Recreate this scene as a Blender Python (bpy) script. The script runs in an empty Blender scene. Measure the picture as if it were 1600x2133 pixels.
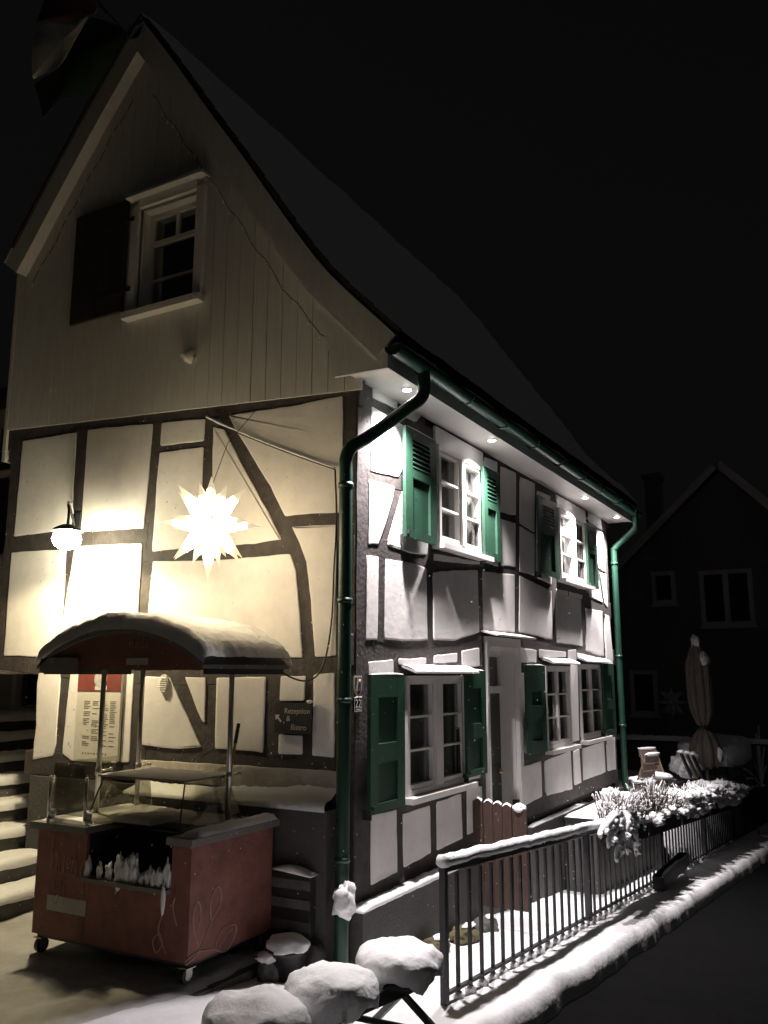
import bpy, bmesh, math, random
from mathutils import Vector, Matrix, noise

random.seed(7)
scn = bpy.context.scene

# ------------------------------------------------------------------ camera, sky, exposure
FPX, CX, CY = 1800.0, 800.0, 1066.5            # lens in photo pixels (1600 x 2133)
PITCH = math.atan((1406 - CY) / FPX)
AZ = math.radians(29.1)
CAM = Vector((-6.1716, -3.7083, 2.55))
FH = Vector((math.cos(AZ), math.sin(AZ), 0))
RT = Vector((math.sin(AZ), -math.cos(AZ), 0))
FW = FH * math.cos(PITCH) + Vector((0, 0, math.sin(PITCH)))
UP = -FH * math.sin(PITCH) + Vector((0, 0, math.cos(PITCH)))
cd = bpy.data.cameras.new('camera')
cam = bpy.data.objects.new('camera', cd)
scn.collection.objects.link(cam)
cd.sensor_fit = 'HORIZONTAL'
cd.sensor_width = 36.0
cd.lens = 36.0 * FPX / 1600.0
cd.clip_end = 600
M3 = Matrix((RT, UP, -FW)).transposed()
cam.matrix_world = Matrix.Translation(CAM) @ M3.to_4x4()
scn.camera = cam

world = bpy.data.worlds.new('World')
scn.world = world
world.use_nodes = True
wn = world.node_tree
bg = wn.nodes['Background']
sky = wn.nodes.new('ShaderNodeTexSky')
sky.sky_type = 'NISHITA'
sky.sun_disc = False
sky.sun_elevation = math.radians(-3.0)
sky.sun_rotation = math.radians(200)
hs = wn.nodes.new('ShaderNodeHueSaturation')
hs.inputs['Saturation'].default_value = 0.22
wn.links.new(sky.outputs[0], hs.inputs['Color'])
wn.links.new(hs.outputs[0], bg.inputs[0])
SKY = 0.05
bg.inputs[1].default_value = SKY

sl = bpy.data.lights.new('night_glow_fill', 'SUN')      # faint fill sun added as overcast night glow, to lift the roof snow
sl.energy = 0.016
sl.angle = math.radians(60)
sl.color = (1.0, 0.93, 0.86)
so = bpy.data.objects.new('night_glow_fill', sl)
scn.collection.objects.link(so)
so.rotation_euler = (math.radians(35), 0, math.radians(-20))

scn.view_settings.view_transform = 'Standard'
scn.view_settings.look = 'None'
scn.view_settings.exposure = 0.0
scn.view_settings.gamma = 1.0
scn.view_settings.use_curve_mapping = False
scn.cycles.use_denoising = True
scn.cycles.max_bounces = 8
scn.cycles.transparent_max_bounces = 12
scn.cycles.sample_clamp_indirect = 4.0
scn.cycles.use_light_tree = True

SPOT_W, LAMP_W, STAR_E = 970.0, 160.0, 17.0

# ------------------------------------------------------------------ measuring helpers
def ray(x, y):
    return FW + RT * ((x - CX) / FPX) - UP * ((y - CY) / FPX)
def onY(x, y, Y=0.0):
    r = ray(x, y); return CAM + r * ((Y - CAM.y) / r.y)
def onX(x, y, X=0.0):
    r = ray(x, y); return CAM + r * ((X - CAM.x) / r.x)
def onZ(x, y, Z=0.0):
    r = ray(x, y); return CAM + r * ((Z - CAM.z) / r.z)
S = 2.2857
def za(p): return (640 + p[0] / S, 650 + p[1] / S)
def zb(p): return (640 + p[0] / S, 1300 + p[1] / S)
def zc(p): return (p[0] / 2.0, 650 + p[1] / 2.0)
def zd(p): return (p[0] / S, 1250 + p[1] / S)
def fac(f, pts):                                    # long front, plane y = 0 -> (x, z)
    o = []
    for p in pts:
        q = onY(*f(p)); o.append((q.x, q.z))
    return o
def gab(f, pts):                                    # gable, plane x = 0 -> (y, z)
    o = []
    for p in pts:
        q = onX(*f(p)); o.append((q.y, q.z))
    return o
def PT(pl, u, v, o):
    return (u, -o, v) if pl == 'F' else (-o, u, v)

# ------------------------------------------------------------------ materials
MATS = {}
def mat(name, col, rough=0.7, var=0.15, scale=6.0, bump=0.0, bscale=30.0, metal=0.0, spec=0.5, stretch=None, col2=None, emit=None, estr=0.0, sss=0.0):
    if name in MATS: return MATS[name]
    m = bpy.data.materials.new(name); m.use_nodes = True
    nt = m.node_tree; b = nt.nodes['Principled BSDF']
    b.inputs['Roughness'].default_value = rough
    b.inputs['Metallic'].default_value = metal
    b.inputs['Specular IOR Level'].default_value = spec
    if sss:
        b.inputs['Subsurface Weight'].default_value = sss
        b.inputs['Subsurface Radius'].default_value = (0.05, 0.06, 0.07)
        b.inputs['Subsurface Scale'].default_value = 0.4
    tc = nt.nodes.new('ShaderNodeTexCoord')
    mp = nt.nodes.new('ShaderNodeMapping')
    nt.links.new(tc.outputs['Object'], mp.inputs[0])
    if stretch: mp.inputs['Scale'].default_value = stretch
    n = nt.nodes.new('ShaderNodeTexNoise'); n.inputs['Scale'].default_value = scale
    n.inputs['Detail'].default_value = 6.0; n.inputs['Roughness'].default_value = 0.65
    nt.links.new(mp.outputs[0], n.inputs['Vector'])
    cr = nt.nodes.new('ShaderNodeValToRGB')
    cr.color_ramp.elements[0].position = 0.3; cr.color_ramp.elements[1].position = 0.7
    lo = col2 if col2 else tuple(c * (1 - var) for c in col)
    hi = tuple(min(1, c * (1 + var * 0.5)) for c in col)
    cr.color_ramp.elements[0].color = (*lo, 1); cr.color_ramp.elements[1].color = (*hi, 1)
    nt.links.new(n.outputs[0], cr.inputs[0]); nt.links.new(cr.outputs[0], b.inputs['Base Color'])
    if bump:
        n2 = nt.nodes.new('ShaderNodeTexNoise'); n2.inputs['Scale'].default_value = bscale
        n2.inputs['Detail'].default_value = 8.0
        nt.links.new(mp.outputs[0], n2.inputs['Vector'])
        bp = nt.nodes.new('ShaderNodeBump'); bp.inputs['Strength'].default_value = bump
        bp.inputs['Distance'].default_value = 0.02
        nt.links.new(n2.outputs[0], bp.inputs['Height']); nt.links.new(bp.outputs[0], b.inputs['Normal'])
    if emit:
        b.inputs['Emission Color'].default_value = (*emit, 1); b.inputs['Emission Strength'].default_value = estr
    MATS[name] = m
    return m
def glass(name, tint=(1, 1, 1), refl=0.10, rough=0.02):
    m = bpy.data.materials.new(name); m.use_nodes = True
    nt = m.node_tree; nt.nodes.clear()
    out = nt.nodes.new('ShaderNodeOutputMaterial')
    tr = nt.nodes.new('ShaderNodeBsdfTransparent'); tr.inputs[0].default_value = (*tint, 1)
    gl = nt.nodes.new('ShaderNodeBsdfGlossy'); gl.inputs['Roughness'].default_value = rough
    fr = nt.nodes.new('ShaderNodeLayerWeight'); fr.inputs[0].default_value = 0.25
    ad = nt.nodes.new('ShaderNodeMath'); ad.operation = 'MULTIPLY_ADD'
    ad.inputs[1].default_value = 0.6; ad.inputs[2].default_value = refl * 0.4
    nt.links.new(fr.outputs['Fresnel'], ad.inputs[0])
    mx = nt.nodes.new('ShaderNodeMixShader')
    nt.links.new(ad.outputs[0], mx.inputs[0]); nt.links.new(tr.outputs[0], mx.inputs[1]); nt.links.new(gl.outputs[0], mx.inputs[2])
    nt.links.new(mx.outputs[0], out.inputs[0])
    return m

TIMBER = mat('old_dark_timber', (0.062, 0.052, 0.049), 0.8, 0.5, 9, 0.32, 26)
PLASTER = mat('lime_plaster', (0.86, 0.825, 0.80), 0.85, 0.16, 1.9, 0.12, 16)
PLASTERD = mat('weathered_plaster_band', (0.55, 0.50, 0.44), 0.9, 0.25, 5, 0.5, 20)
BOARD = mat('white_painted_boards', (0.63, 0.61, 0.59), 0.6, 0.10, 4, 0.15, 12, stretch=(6, 6, 0.6))
WHITE = mat('white_window_paint', (0.78, 0.75, 0.72), 0.45, 0.05, 5, 0.05, 30)
GREEN = mat('green_shutter_paint', (0.018, 0.064, 0.037), 0.5, 0.18, 7, 0.08, 40)
GREEND = mat('green_gutter_metal', (0.011, 0.045, 0.029), 0.4, 0.22, 6, 0.08, 25)
BROWNSH = mat('dark_brown_shutter_paint', (0.045, 0.036, 0.028), 0.6, 0.2, 6, 0.1, 25)
PLINTH = mat('dark_grey_render', (0.085, 0.08, 0.077), 0.9, 0.2, 5, 0.5, 40)
SNOW = mat('fresh_snow', (0.86, 0.86, 0.87), 0.75, 0.03, 4, 0.45, 24, spec=0.3)
SNOWR = mat('packed_snow', (0.70, 0.695, 0.70), 0.8, 0.14, 3, 0.35, 16, spec=0.25)
TROD = mat('trodden_snow', (0.55, 0.55, 0.55), 0.85, 0.1, 1.3, 0.9, 12, spec=0.25, col2=(0.32, 0.31, 0.295))
ROOFM = mat('dark_clay_tiles', (0.045, 0.04, 0.038), 0.7, 0.3, 5, 0.4, 12)
ASPH = mat('wet_asphalt', (0.003, 0.003, 0.003), 0.9, 0.35, 3, 0.6, 60, spec=0.05)
EARTH = mat('dark_earth', (0.02, 0.02, 0.019), 0.95, 0.3, 1.5, 0.4, 8)
IRON = mat('dark_painted_iron', (0.028, 0.029, 0.031), 0.5, 0.3, 20, 0.2, 60)
STEEL = mat('brushed_steel', (0.55, 0.54, 0.52), 0.35, 0.12, 20, 0.05, 60, metal=0.9)
CARTRED = mat('rust_red_cart_panel', (0.24, 0.092, 0.072), 0.6, 0.42, 5, 0.2, 30, stretch=(1, 1, 1.0))
CARTTOP = mat('grey_counter_laminate', (0.17, 0.155, 0.145), 0.5, 0.12, 8)
CARTIN = mat('black_cart_lining', (0.02, 0.019, 0.018), 0.6, 0.2, 8)
CHALKB = mat('blackboard', (0.022, 0.021, 0.02), 0.7, 0.3, 9)
CHALK = mat('white_chalk', (0.62, 0.6, 0.57), 0.9, 0.3, 60)
CARTINK = mat('pale_print', (0.38, 0.24, 0.20), 0.7, 0.15, 20)
STONE = mat('grey_stone', (0.10, 0.097, 0.09), 0.85, 0.4, 6, 0.6, 20)
MOSS = mat('mossy_stone', (0.10, 0.085, 0.04), 0.9, 0.5, 7, 0.7, 24)
WOODB = mat('red_brown_planks', (0.085, 0.048, 0.037), 0.7, 0.35, 8, 0.35, 14, stretch=(7, 7, 0.7))
WOODP = mat('weathered_wood', (0.19, 0.14, 0.11), 0.75, 0.3, 8, 0.3, 16, stretch=(3, 3, 1))
CANVAS = mat('taupe_parasol_cloth', (0.18, 0.148, 0.122), 0.85, 0.2, 9, 0.4, 30)
CURTAIN = mat('net_curtain', (0.62, 0.55, 0.52), 0.9, 0.25, 5, 0.2, 30, stretch=(6, 6, 1))
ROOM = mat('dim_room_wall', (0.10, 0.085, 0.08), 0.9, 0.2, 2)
DOORM = mat('dark_green_door', (0.018, 0.026, 0.024), 0.4, 0.3, 6, 0.1, 30)
REDP = mat('menu_red', (0.21, 0.05, 0.042), 0.6, 0.2, 10)
PAPER = mat('menu_paper', (0.66, 0.63, 0.55), 0.7, 0.06, 8)
INK = mat('menu_ink', (0.20, 0.185, 0.16), 0.8, 0.3, 80)
FLAGG = mat('flag_green', (0.010, 0.030, 0.014), 0.85, 0.2, 8)
FLAGW = mat('flag_white', (0.80, 0.77, 0.70), 0.85, 0.06, 8)
FLAGR = mat('flag_red', (0.20, 0.09, 0.085), 0.85, 0.2, 8)
SIDING = mat('dark_slate_cladding', (0.20, 0.20, 0.205), 0.7, 0.25, 6, 0.3, 16)
FARW = mat('far_window_paint', (0.6, 0.58, 0.56), 0.6, 0.08, 8)
TWIG = mat('brown_heather_twig', (0.085, 0.06, 0.045), 0.85, 0.35, 30)
YELLOW = mat('yellow_broom_handle', (0.35, 0.27, 0.03), 0.5, 0.15, 20)
BLACKP = mat('black_plastic', (0.015, 0.015, 0.015), 0.45, 0.2, 20)
ENAMEL = mat('black_enamel', (0.012, 0.012, 0.014), 0.25, 0.1, 20)
CABLE = mat('black_cable', (0.02, 0.018, 0.016), 0.6, 0.2, 20)
STARU = mat('unlit_star_plastic', (0.75, 0.72, 0.7), 0.6, 0.1, 10)
LEDM = mat('spot_lens', (1, 1, 1), 0.4, 0, 5, emit=(1.0, 0.96, 0.97), estr=60.0)
BULBM = mat('lantern_glass_lit', (1, 1, 1), 0.4, 0, 5, emit=(1.0, 0.90, 0.62), estr=150.0)
STARM = mat('lit_star_plastic', (0.9, 0.85, 0.7), 0.5, 0, 5, emit=(1.0, 0.80, 0.52), estr=STAR_E)
STARM2 = mat('lit_star_plastic_dim_facet', (0.9, 0.85, 0.7), 0.5, 0, 5, emit=(1.0, 0.80, 0.52), estr=1.3)  # shading painted into the glow: dimmer facets set the star's points apart
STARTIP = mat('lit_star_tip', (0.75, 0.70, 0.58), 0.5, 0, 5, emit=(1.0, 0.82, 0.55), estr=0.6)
GLASS = glass('window_glass', (0.85, 0.87, 0.87), 0.10)
GLASSC = glass('vitrine_glass', (0.86, 0.86, 0.82), 0.08)

# ------------------------------------------------------------------ mesh building helpers
COL = scn.collection
class MB:
    def __init__(s): s.v = []; s.f = []
    def add(s, vs, fs):
        o = len(s.v); s.v += [tuple(v) for v in vs]; s.f += [tuple(i + o for i in f) for f in fs]; return s
    def box(s, a, b):
        (x0, y0, z0), (x1, y1, z1) = a, b
        if x0 > x1: x0, x1 = x1, x0
        if y0 > y1: y0, y1 = y1, y0
        if z0 > z1: z0, z1 = z1, z0
        return s.add([(x0, y0, z0), (x1, y0, z0), (x1, y1, z0), (x0, y1, z0), (x0, y0, z1), (x1, y0, z1), (x1, y1, z1), (x0, y1, z1)],
                     [(0, 3, 2, 1), (4, 5, 6, 7), (0, 1, 5, 4), (1, 2, 6, 5), (2, 3, 7, 6), (3, 0, 4, 7)])
    def pbox(s, pl, u0, u1, v0, v1, o0, o1):
        return s.box(PT(pl, u0, v0, o0), PT(pl, u1, v1, o1))
    def bar(s, p, q, w, h=None, up=(0, 0, 1)):           # rectangular bar between two points
        p, q = Vector(p), Vector(q); h = h or w
        d = (q - p).normalized(); u = Vector(up)
        if abs(d.dot(u)) > 0.95: u = Vector((1, 0, 0))
        r = d.cross(u).normalized(); u = r.cross(d)
        vs = []
        for c in (p, q):
            for a, b in ((-1, -1), (1, -1), (1, 1), (-1, 1)):
                vs.append(c + r * (a * w / 2) + u * (b * h / 2))
        return s.add(vs, [(0, 1, 2, 3), (7, 6, 5, 4), (0, 4, 5, 1), (1, 5, 6, 2), (2, 6, 7, 3), (3, 7, 4, 0)])
    def tube(s, pts, r, n=8, cap=True, wob=0.0, squash=1.0, seed=0.0):
        pts = [Vector(p) for p in pts]; m = len(pts)
        rr = r if isinstance(r, (list, tuple)) else [r] * m
        vs, fs = [], []
        t0 = (pts[1] - pts[0]).normalized()
        ref = Vector((0, 0, 1)) if abs(t0.z) < 0.9 else Vector((1, 0, 0))
        nrm = t0.cross(ref).normalized()
        for i, p in enumerate(pts):
            t = (pts[min(i + 1, m - 1)] - pts[max(i - 1, 0)]).normalized()
            nrm = (nrm - t * nrm.dot(t)).normalized(); bi = t.cross(nrm)
            for k in range(n):
                a = 2 * math.pi * k / n
                q = rr[i]
                if wob: q *= 1 + wob * noise.noise(Vector((p.x * 9 + math.cos(a), p.y * 9 + math.sin(a), p.z * 9 + seed)))
                vs.append(p + nrm * (math.cos(a) * q) + bi * (math.sin(a) * q * squash))
        for i in range(m - 1):
            for k in range(n):
                k2 = (k + 1) % n
                fs.append((i * n + k, i * n + k2, (i + 1) * n + k2, (i + 1) * n + k))
        if cap: fs += [tuple(range(n - 1, -1, -1)), tuple((m - 1) * n + k for k in range(n))]
        return s.add(vs, fs)
    def prism(s, pl, poly, o0, o1):
        n = len(poly)
        vs = [PT(pl, u, v, o0) for u, v in poly] + [PT(pl, u, v, o1) for u, v in poly]
        fs = [tuple(range(n)), tuple(range(2 * n - 1, n - 1, -1))]
        fs += [(i, n + i, n + (i + 1) % n, (i + 1) % n) for i in range(n)]
        return s.add(vs, fs)
    def lump(s, c, r, seed=0, amp=0.18, sub=3, flat=None, fr=1.6):
        vs, fs = ICO[sub]
        o = []
        for v in vs:
            k = 1 + amp * noise.noise(v * fr + Vector((seed * 3.7, seed * 1.3, 0))) + amp * 0.45 * noise.noise(v * fr * 3.1 + Vector((0, seed * 2.1, 5)))
            p = Vector((v.x * r[0] * k, v.y * r[1] * k, v.z * r[2] * k))
            if flat is not None and p.z < flat: p.z = flat + (p.z - flat) * 0.12
            o.append(p + Vector(c))
        return s.add(o, fs)
    def build(s, name, m, parent=None, smooth=False, base=None):
        me = bpy.data.meshes.new(name); me.from_pydata(s.v, [], s.f); me.update()
        bm = bmesh.new(); bm.from_mesh(me); bmesh.ops.recalc_face_normals(bm, faces=bm.faces); bm.to_mesh(me); bm.free()
        if smooth: me.polygons.foreach_set('use_smooth', [True] * len(me.polygons))
        me.materials.append(m)
        o = bpy.data.objects.new(name, me); COL.objects.link(o)
        if parent:
            o.parent = parent; o.matrix_parent_inverse = Matrix.Translation(-root_loc(parent))
        return o
ICO = {}
for sub in (1, 2, 3, 4):
    b = bmesh.new(); bmesh.ops.create_icosphere(b, subdivisions=sub, radius=1.0)
    b.verts.ensure_lookup_table()
    ICO[sub] = ([v.co.copy() for v in b.verts], [tuple(v.index for v in f.verts) for f in b.faces]); b.free()
def root_loc(o):                                      # where an unrotated object stands in the world
    if o.parent is None: return o.location.copy()
    return root_loc(o.parent) + o.matrix_parent_inverse.translation + o.location
def thing(name, loc, label, cat, group=None):
    o = bpy.data.objects.new(name, None); COL.objects.link(o); o.location = loc; o.empty_display_size = 0.1
    return tag(o, label, cat, group)
def tag(o, label, cat, group=None):
    o['label'] = label; o['category'] = cat
    if group: o['group'] = group
    return o
def struct(o): o['kind'] = 'structure'; return o
def smooth_path(pts, k=6):                                # Catmull-Rom
    pts = [Vector(p) for p in pts]; out = []
    for i in range(len(pts) - 1):
        p0, p1, p2, p3 = pts[max(i - 1, 0)], pts[i], pts[i + 1], pts[min(i + 2, len(pts) - 1)]
        for j in range(k):
            t = j / k
            out.append(0.5 * ((2 * p1) + (p2 - p0) * t + (2 * p0 - 5 * p1 + 4 * p2 - p3) * t * t + (3 * p1 - p0 - 3 * p2 + p3) * t ** 3))
    out.append(pts[-1]); return out
def text_mb(mb, pl, s, u, v, size, o, shear=0.0, depth=0.002, align='LEFT', bold=0.0):
    c = bpy.data.curves.new('t', 'FONT'); c.body = s; c.size = size; c.shear = shear; c.align_x = align; c.offset = bold
    c.resolution_u = 3
    ob = bpy.data.objects.new('t', c); COL.objects.link(ob)
    me = bpy.data.meshes.new_from_object(ob.evaluated_get(bpy.context.evaluated_depsgraph_get()))
    sg = 1 if pl == 'F' else -1
    mb.add([PT(pl, u + sg * w.co.x, v + w.co.y, o + depth) for w in me.vertices], [tuple(p.vertices) for p in me.polygons])
    bpy.data.objects.remove(ob); bpy.data.curves.remove(c); bpy.data.meshes.remove(me)
def strokes_mb(mb, pl, strokes, u, v, su, sv, o, r):       # hand-drawn lines laid on a plane
    sg = 1 if pl == 'F' else -1
    for st in strokes:
        pp = smooth_path([(x, y, 0) for x, y in st], 5)
        mb.tube([PT(pl, u + sg * p.x * su, v + p.y * sv, o) for p in pp], r, 5, squash=1.0)

# polygons: rounded, slightly wavy outlines
def outline(poly, rad=0.035, step=0.07, wob=0.007, seed=0):
    n = len(poly); P = [Vector((p[0], p[1])) for p in poly]; o = []
    for i in range(n):
        a, b, c = P[i - 1], P[i], P[(i + 1) % n]
        d1, d2 = (a - b), (c - b); r = min(rad, d1.length * 0.35, d2.length * 0.35)
        s1, s2 = b + d1.normalized() * r, b + d2.normalized() * r
        o += [s1, (s1 + s2 + b * 2) / 4, s2]
    q = []
    for i, p in enumerate(o):
        e = o[(i + 1) % len(o)]; L = (e - p).length; k = max(1, int(L / step))
        for j in range(k): q.append(p + (e - p) * (j / k))
    out = []
    for p in q:
        w = Vector((noise.noise(Vector((p.x * 5, p.y * 5, seed * 7.1))), noise.noise(Vector((p.x * 5, p.y * 5, seed * 7.1 + 50)))))
        w2 = Vector((noise.noise(Vector((p.x * 19, p.y * 19, seed + 9))), noise.noise(Vector((p.x * 19, p.y * 19, seed + 19)))))
        out.append(p + w * wob + w2 * wob * 0.6)
    return out
def area(P): return 0.5 * sum(P[i - 1].x * P[i].y - P[i].x * P[i - 1].y for i in range(len(P)))
def inset(P, d):
    n = len(P); s = 1 if area(P) > 0 else -1; o = []
    for i in range(n):
        t = (P[(i + 1) % n] - P[i - 1]).normalized()
        o.append(P[i] + Vector((-t.y, t.x)) * (d * s))
    return o
def pillow(pl, poly, name, m, parent, seed, base=0.008, bulge=0.005, rad=0.016):
    P = outline(poly, rad, seed=seed)
    sz = math.sqrt(abs(area(P))); k = min(1.0, sz / 0.5)
    rings = [(P, base - 0.04), (P, base + 0.003), (inset(P, 0.005 * k), base + bulge * 0.7), (inset(P, 0.016 * k), base + bulge)]
    mb = MB(); n = len(P)
    for R, o in rings: mb.v += [PT(pl, p.x, p.y, o) for p in R]
    for r in range(3):
        for i in range(n):
            j = (i + 1) % n; mb.f.append((r * n + i, r * n + j, (r + 1) * n + j, (r + 1) * n + i))
    mb.f.append(tuple(3 * n + i for i in range(n)))
    ob = mb.build(name, m, parent)
    sm = [True] * len(ob.data.polygons); sm[-1] = False
    ob.data.polygons.foreach_set('use_smooth', sm)
    return ob
def timber(pl, path, w, parent, seed, base=0.0, name='timber_beam'):
    P = [Vector((p[0], p[1])) for p in path]; D = [P[0]]
    for a, b in zip(P, P[1:]):
        k = max(1, int((b - a).length / 0.16))
        for j in range(1, k + 1): D.append(a + (b - a) * (j / k))
    rows = []
    off = base + (seed * 37 % 11) * 0.0006
    for i, p in enumerate(D):
        t = (D[min(i + 1, len(D) - 1)] - D[max(i - 1, 0)]).normalized(); nn = Vector((-t.y, t.x))
        a = w / 2 * (1 + 0.10 * noise.noise(Vector((p.x * 3, p.y * 3, seed)))); b = w / 2 * (1 + 0.10 * noise.noise(Vector((p.x * 3, p.y * 3, seed + 31))))
        bu = off + 0.002 * noise.noise(Vector((p.x * 2, p.y * 2, seed + 3)))
        l, r = p + nn * a, p - nn * b; l2, r2 = p + nn * (a - 0.012), p - nn * (b - 0.012)
        rows.append([PT(pl, l.x, l.y, bu - 0.08), PT(pl, l.x, l.y, bu - 0.008), PT(pl, l2.x, l2.y, bu), PT(pl, r2.x, r2.y, bu), PT(pl, r.x, r.y, bu - 0.008), PT(pl, r.x, r.y, bu - 0.08)])
    mb = MB()
    for r in rows: mb.v += r
    for i in range(len(rows) - 1):
        for k in range(5): mb.f.append((i * 6 + k, i * 6 + k + 1, i * 6 + k + 7, i * 6 + k + 6))
    e = (len(rows) - 1) * 6
    mb.f += [(5, 4, 3, 2, 1, 0), tuple(e + k for k in range(6))]
    return mb.build(name, TIMBER, parent)
def wall_holes(pl, u0, u1, v0, v1, o0, o1, holes):
    us = sorted({u0, u1, *[h[0] for h in holes], *[h[1] for h in holes]}); vs = sorted({v0, v1, *[h[2] for h in holes], *[h[3] for h in holes]})
    mb = MB()
    for i in range(len(us) - 1):
        for j in range(len(vs) - 1):
            c = ((us[i] + us[i + 1]) / 2, (vs[j] + vs[j + 1]) / 2)
            if not any(h[0] < c[0] < h[1] and h[2] < c[1] < h[3] for h in holes):
                mb.pbox(pl, us[i], us[i + 1], vs[j], vs[j + 1], o0, o1)
    bm = bmesh.new(); me = bpy.data.meshes.new('t'); me.from_pydata(mb.v, [], mb.f); bm.from_mesh(me)
    bmesh.ops.remove_doubles(bm, verts=bm.verts, dist=1e-5)
    seen = {}
    for f in list(bm.faces):
        seen.setdefault(tuple(sorted(v.index for v in f.verts)), []).append(f)
    bmesh.ops.delete(bm, geom=[f for l in seen.values() if len(l) > 1 for f in l], context='FACES')
    bm.to_mesh(me); bm.free()
    out = MB(); out.v = [tuple(v.co) for v in me.vertices]; out.f = [tuple(p.vertices) for p in me.polygons]
    bpy.data.meshes.remove(me); return out

# ------------------------------------------------------------------ terrain
def gz(x):                                            # height of the sloping yard snow
    return 0.30 - 0.079 * x if x > -0.3 else 0.3237 + 0.10 * (-0.3 - x)
def edge_y(x): return -1.40 - 0.022 * x
g = MB()
for x in (-200, 300):
    for y in (-250, 250): g.v.append((x, y, 0.30 - 0.079 * x - 0.75 if x > 0 else 0.0 + 0.02 * 0 - 0.45 + 0.079 * 0 - 0.0))
g.v[0] = (-200, -250, 6); g.v[1] = (-200, 250, 6)
g.v += [(0, -250, -0.45), (0, 250, -0.45)]
g.f = [(0, 4, 5, 1), (4, 2, 3, 5)]
struct(g.build('ground', EARTH))
def sheet(name, m, xs, ys, zf, yf=None):
    mb = MB(); nx, ny = len(xs), len(ys)
    for x in xs:
        for y in ys:
            yy = yf(x, y) if yf else y
            mb.v.append((x, yy, zf(x, yy, y)))
    for i in range(nx - 1):
        for j in range(ny - 1):
            mb.f.append((i * ny + j, (i + 1) * ny + j, (i + 1) * ny + j + 1, i * ny + j + 1))
    return mb.build(name, m, None, True)
def lin(a, b, n): return [a + (b - a) * i / (n - 1) for i in range(n)]
struct(sheet('street', ASPH, lin(-9, 40, 50), lin(0, 1, 12), lambda x, y, t: gz(x) - 0.20 - 0.02 * t, lambda x, t: edge_y(x) + 0.20 - 9 * t))
# yard snow: rounded rim over the kerb on the street side, footprints of noise inside
def yard_z(x, y, t):
    e = y - yard_y(x, 0)
    z = gz(x) + 0.022 * noise.noise(Vector((x * 1.3, y * 1.3, 0))) + 0.012 * noise.noise(Vector((x * 5, y * 5, 3))) + 0.005 * noise.noise(Vector((x * 14, y * 14, 8)))
    if e < 0.11:
        k = max(0.0, e / 0.11); z -= 0.26 * (1 - math.sqrt(max(0, 1 - (1 - k) ** 2)))
    if -0.75 < y < -0.25 and x > -0.2:                       # trodden line along the path
        z -= 0.02 * (0.5 + 0.5 * math.sin(x * 9)) * (0.5 + 0.5 * noise.noise(Vector((x * 3, y * 6, 1))))
    return z
def yard_y(x, t):
    e = edge_y(x) + 0.04 * noise.noise(Vector((x * 1.6, 0, 4))) + 0.012 * noise.noise(Vector((x * 4, 0, 9)))
    top = 0.60 if x < -0.3 else 0.6
    return e + (top - e) * t
ts = [0, .01, .02, .035, .05, .065, .08] + lin(.1, 1, 40)
struct(sheet('snowy_yard', SNOWR, lin(-7, -2, 50)[:-1] + lin(-2, 6, 190)[:-1] + lin(6, 24, 180), ts, yard_z, yard_y))
struct(sheet('snowy_garden', SNOWR, lin(8.35, 40, 70), lin(0.55, 20, 40), lambda x, y, t: gz(x) + 0.03 * noise.noise(Vector((x, y, 0)))))
# raised paving in front of the gable, on which the cart stands
PZ = 0.46
def pav_z(x, y, t):
    z = PZ + 0.026 * noise.noise(Vector((x * 1.6, y * 1.6, 2))) + 0.018 * noise.noise(Vector((x * 5, y * 5, 6))) + 0.006 * noise.noise(Vector((x * 15, y * 15, 3)))
    q = Vector((x + 2.1, y - 2.0))
    for cx, cy, rx, ry, d in ((-2.05, 1.62, .28, .10, .05), (-1.75, 1.25, .2, .13, .04), (-2.4, 1.2, .16, .12, .04), (-1.62, 2.1, .25, .2, .035), (-2.3, 2.25, .16, .1, .035)):
        z -= d * math.exp(-(((x - cx) / rx) ** 2 + ((y - cy) / ry) ** 2))
    e = y - (0.50 + 0.03 * noise.noise(Vector((x * 3, 0, 0))))
    if e < 0.08: z -= 0.05 * (1 - max(0, e) / 0.08)
    return z
struct(sheet('snowy_forecourt', TROD, lin(-8, -0.30, 170), [0.47, .49, .51, .53, .56] + lin(.6, 3.25, 60) + lin(3.4, 12, 20), pav_z))
kb = thing('kerb_step', (-1.5, 0.47, 0.2), 'dark stone step edge with thin snow line below the red cart', 'step')
x = -8.0; i = 0
while x < -0.32:
    L = 0.42 + 0.1 * ((i * 7) % 5) / 5; x1 = min(x + L, -0.3)
    MB().box((x + 0.006, 0.465 + 0.006 * (i % 3), 0.05), (x1 - 0.006, 0.62, 0.425 + 0.004 * (i % 2))).build('kerb_stone', STONE, kb); x = x1; i += 1

# ------------------------------------------------------------------ the half-timbered house
house = thing('timber_framed_house', (0, 0, 0.3), 'large white half-timbered house with dark beams and steep snowy roof', 'house')
HX = 8.15

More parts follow.
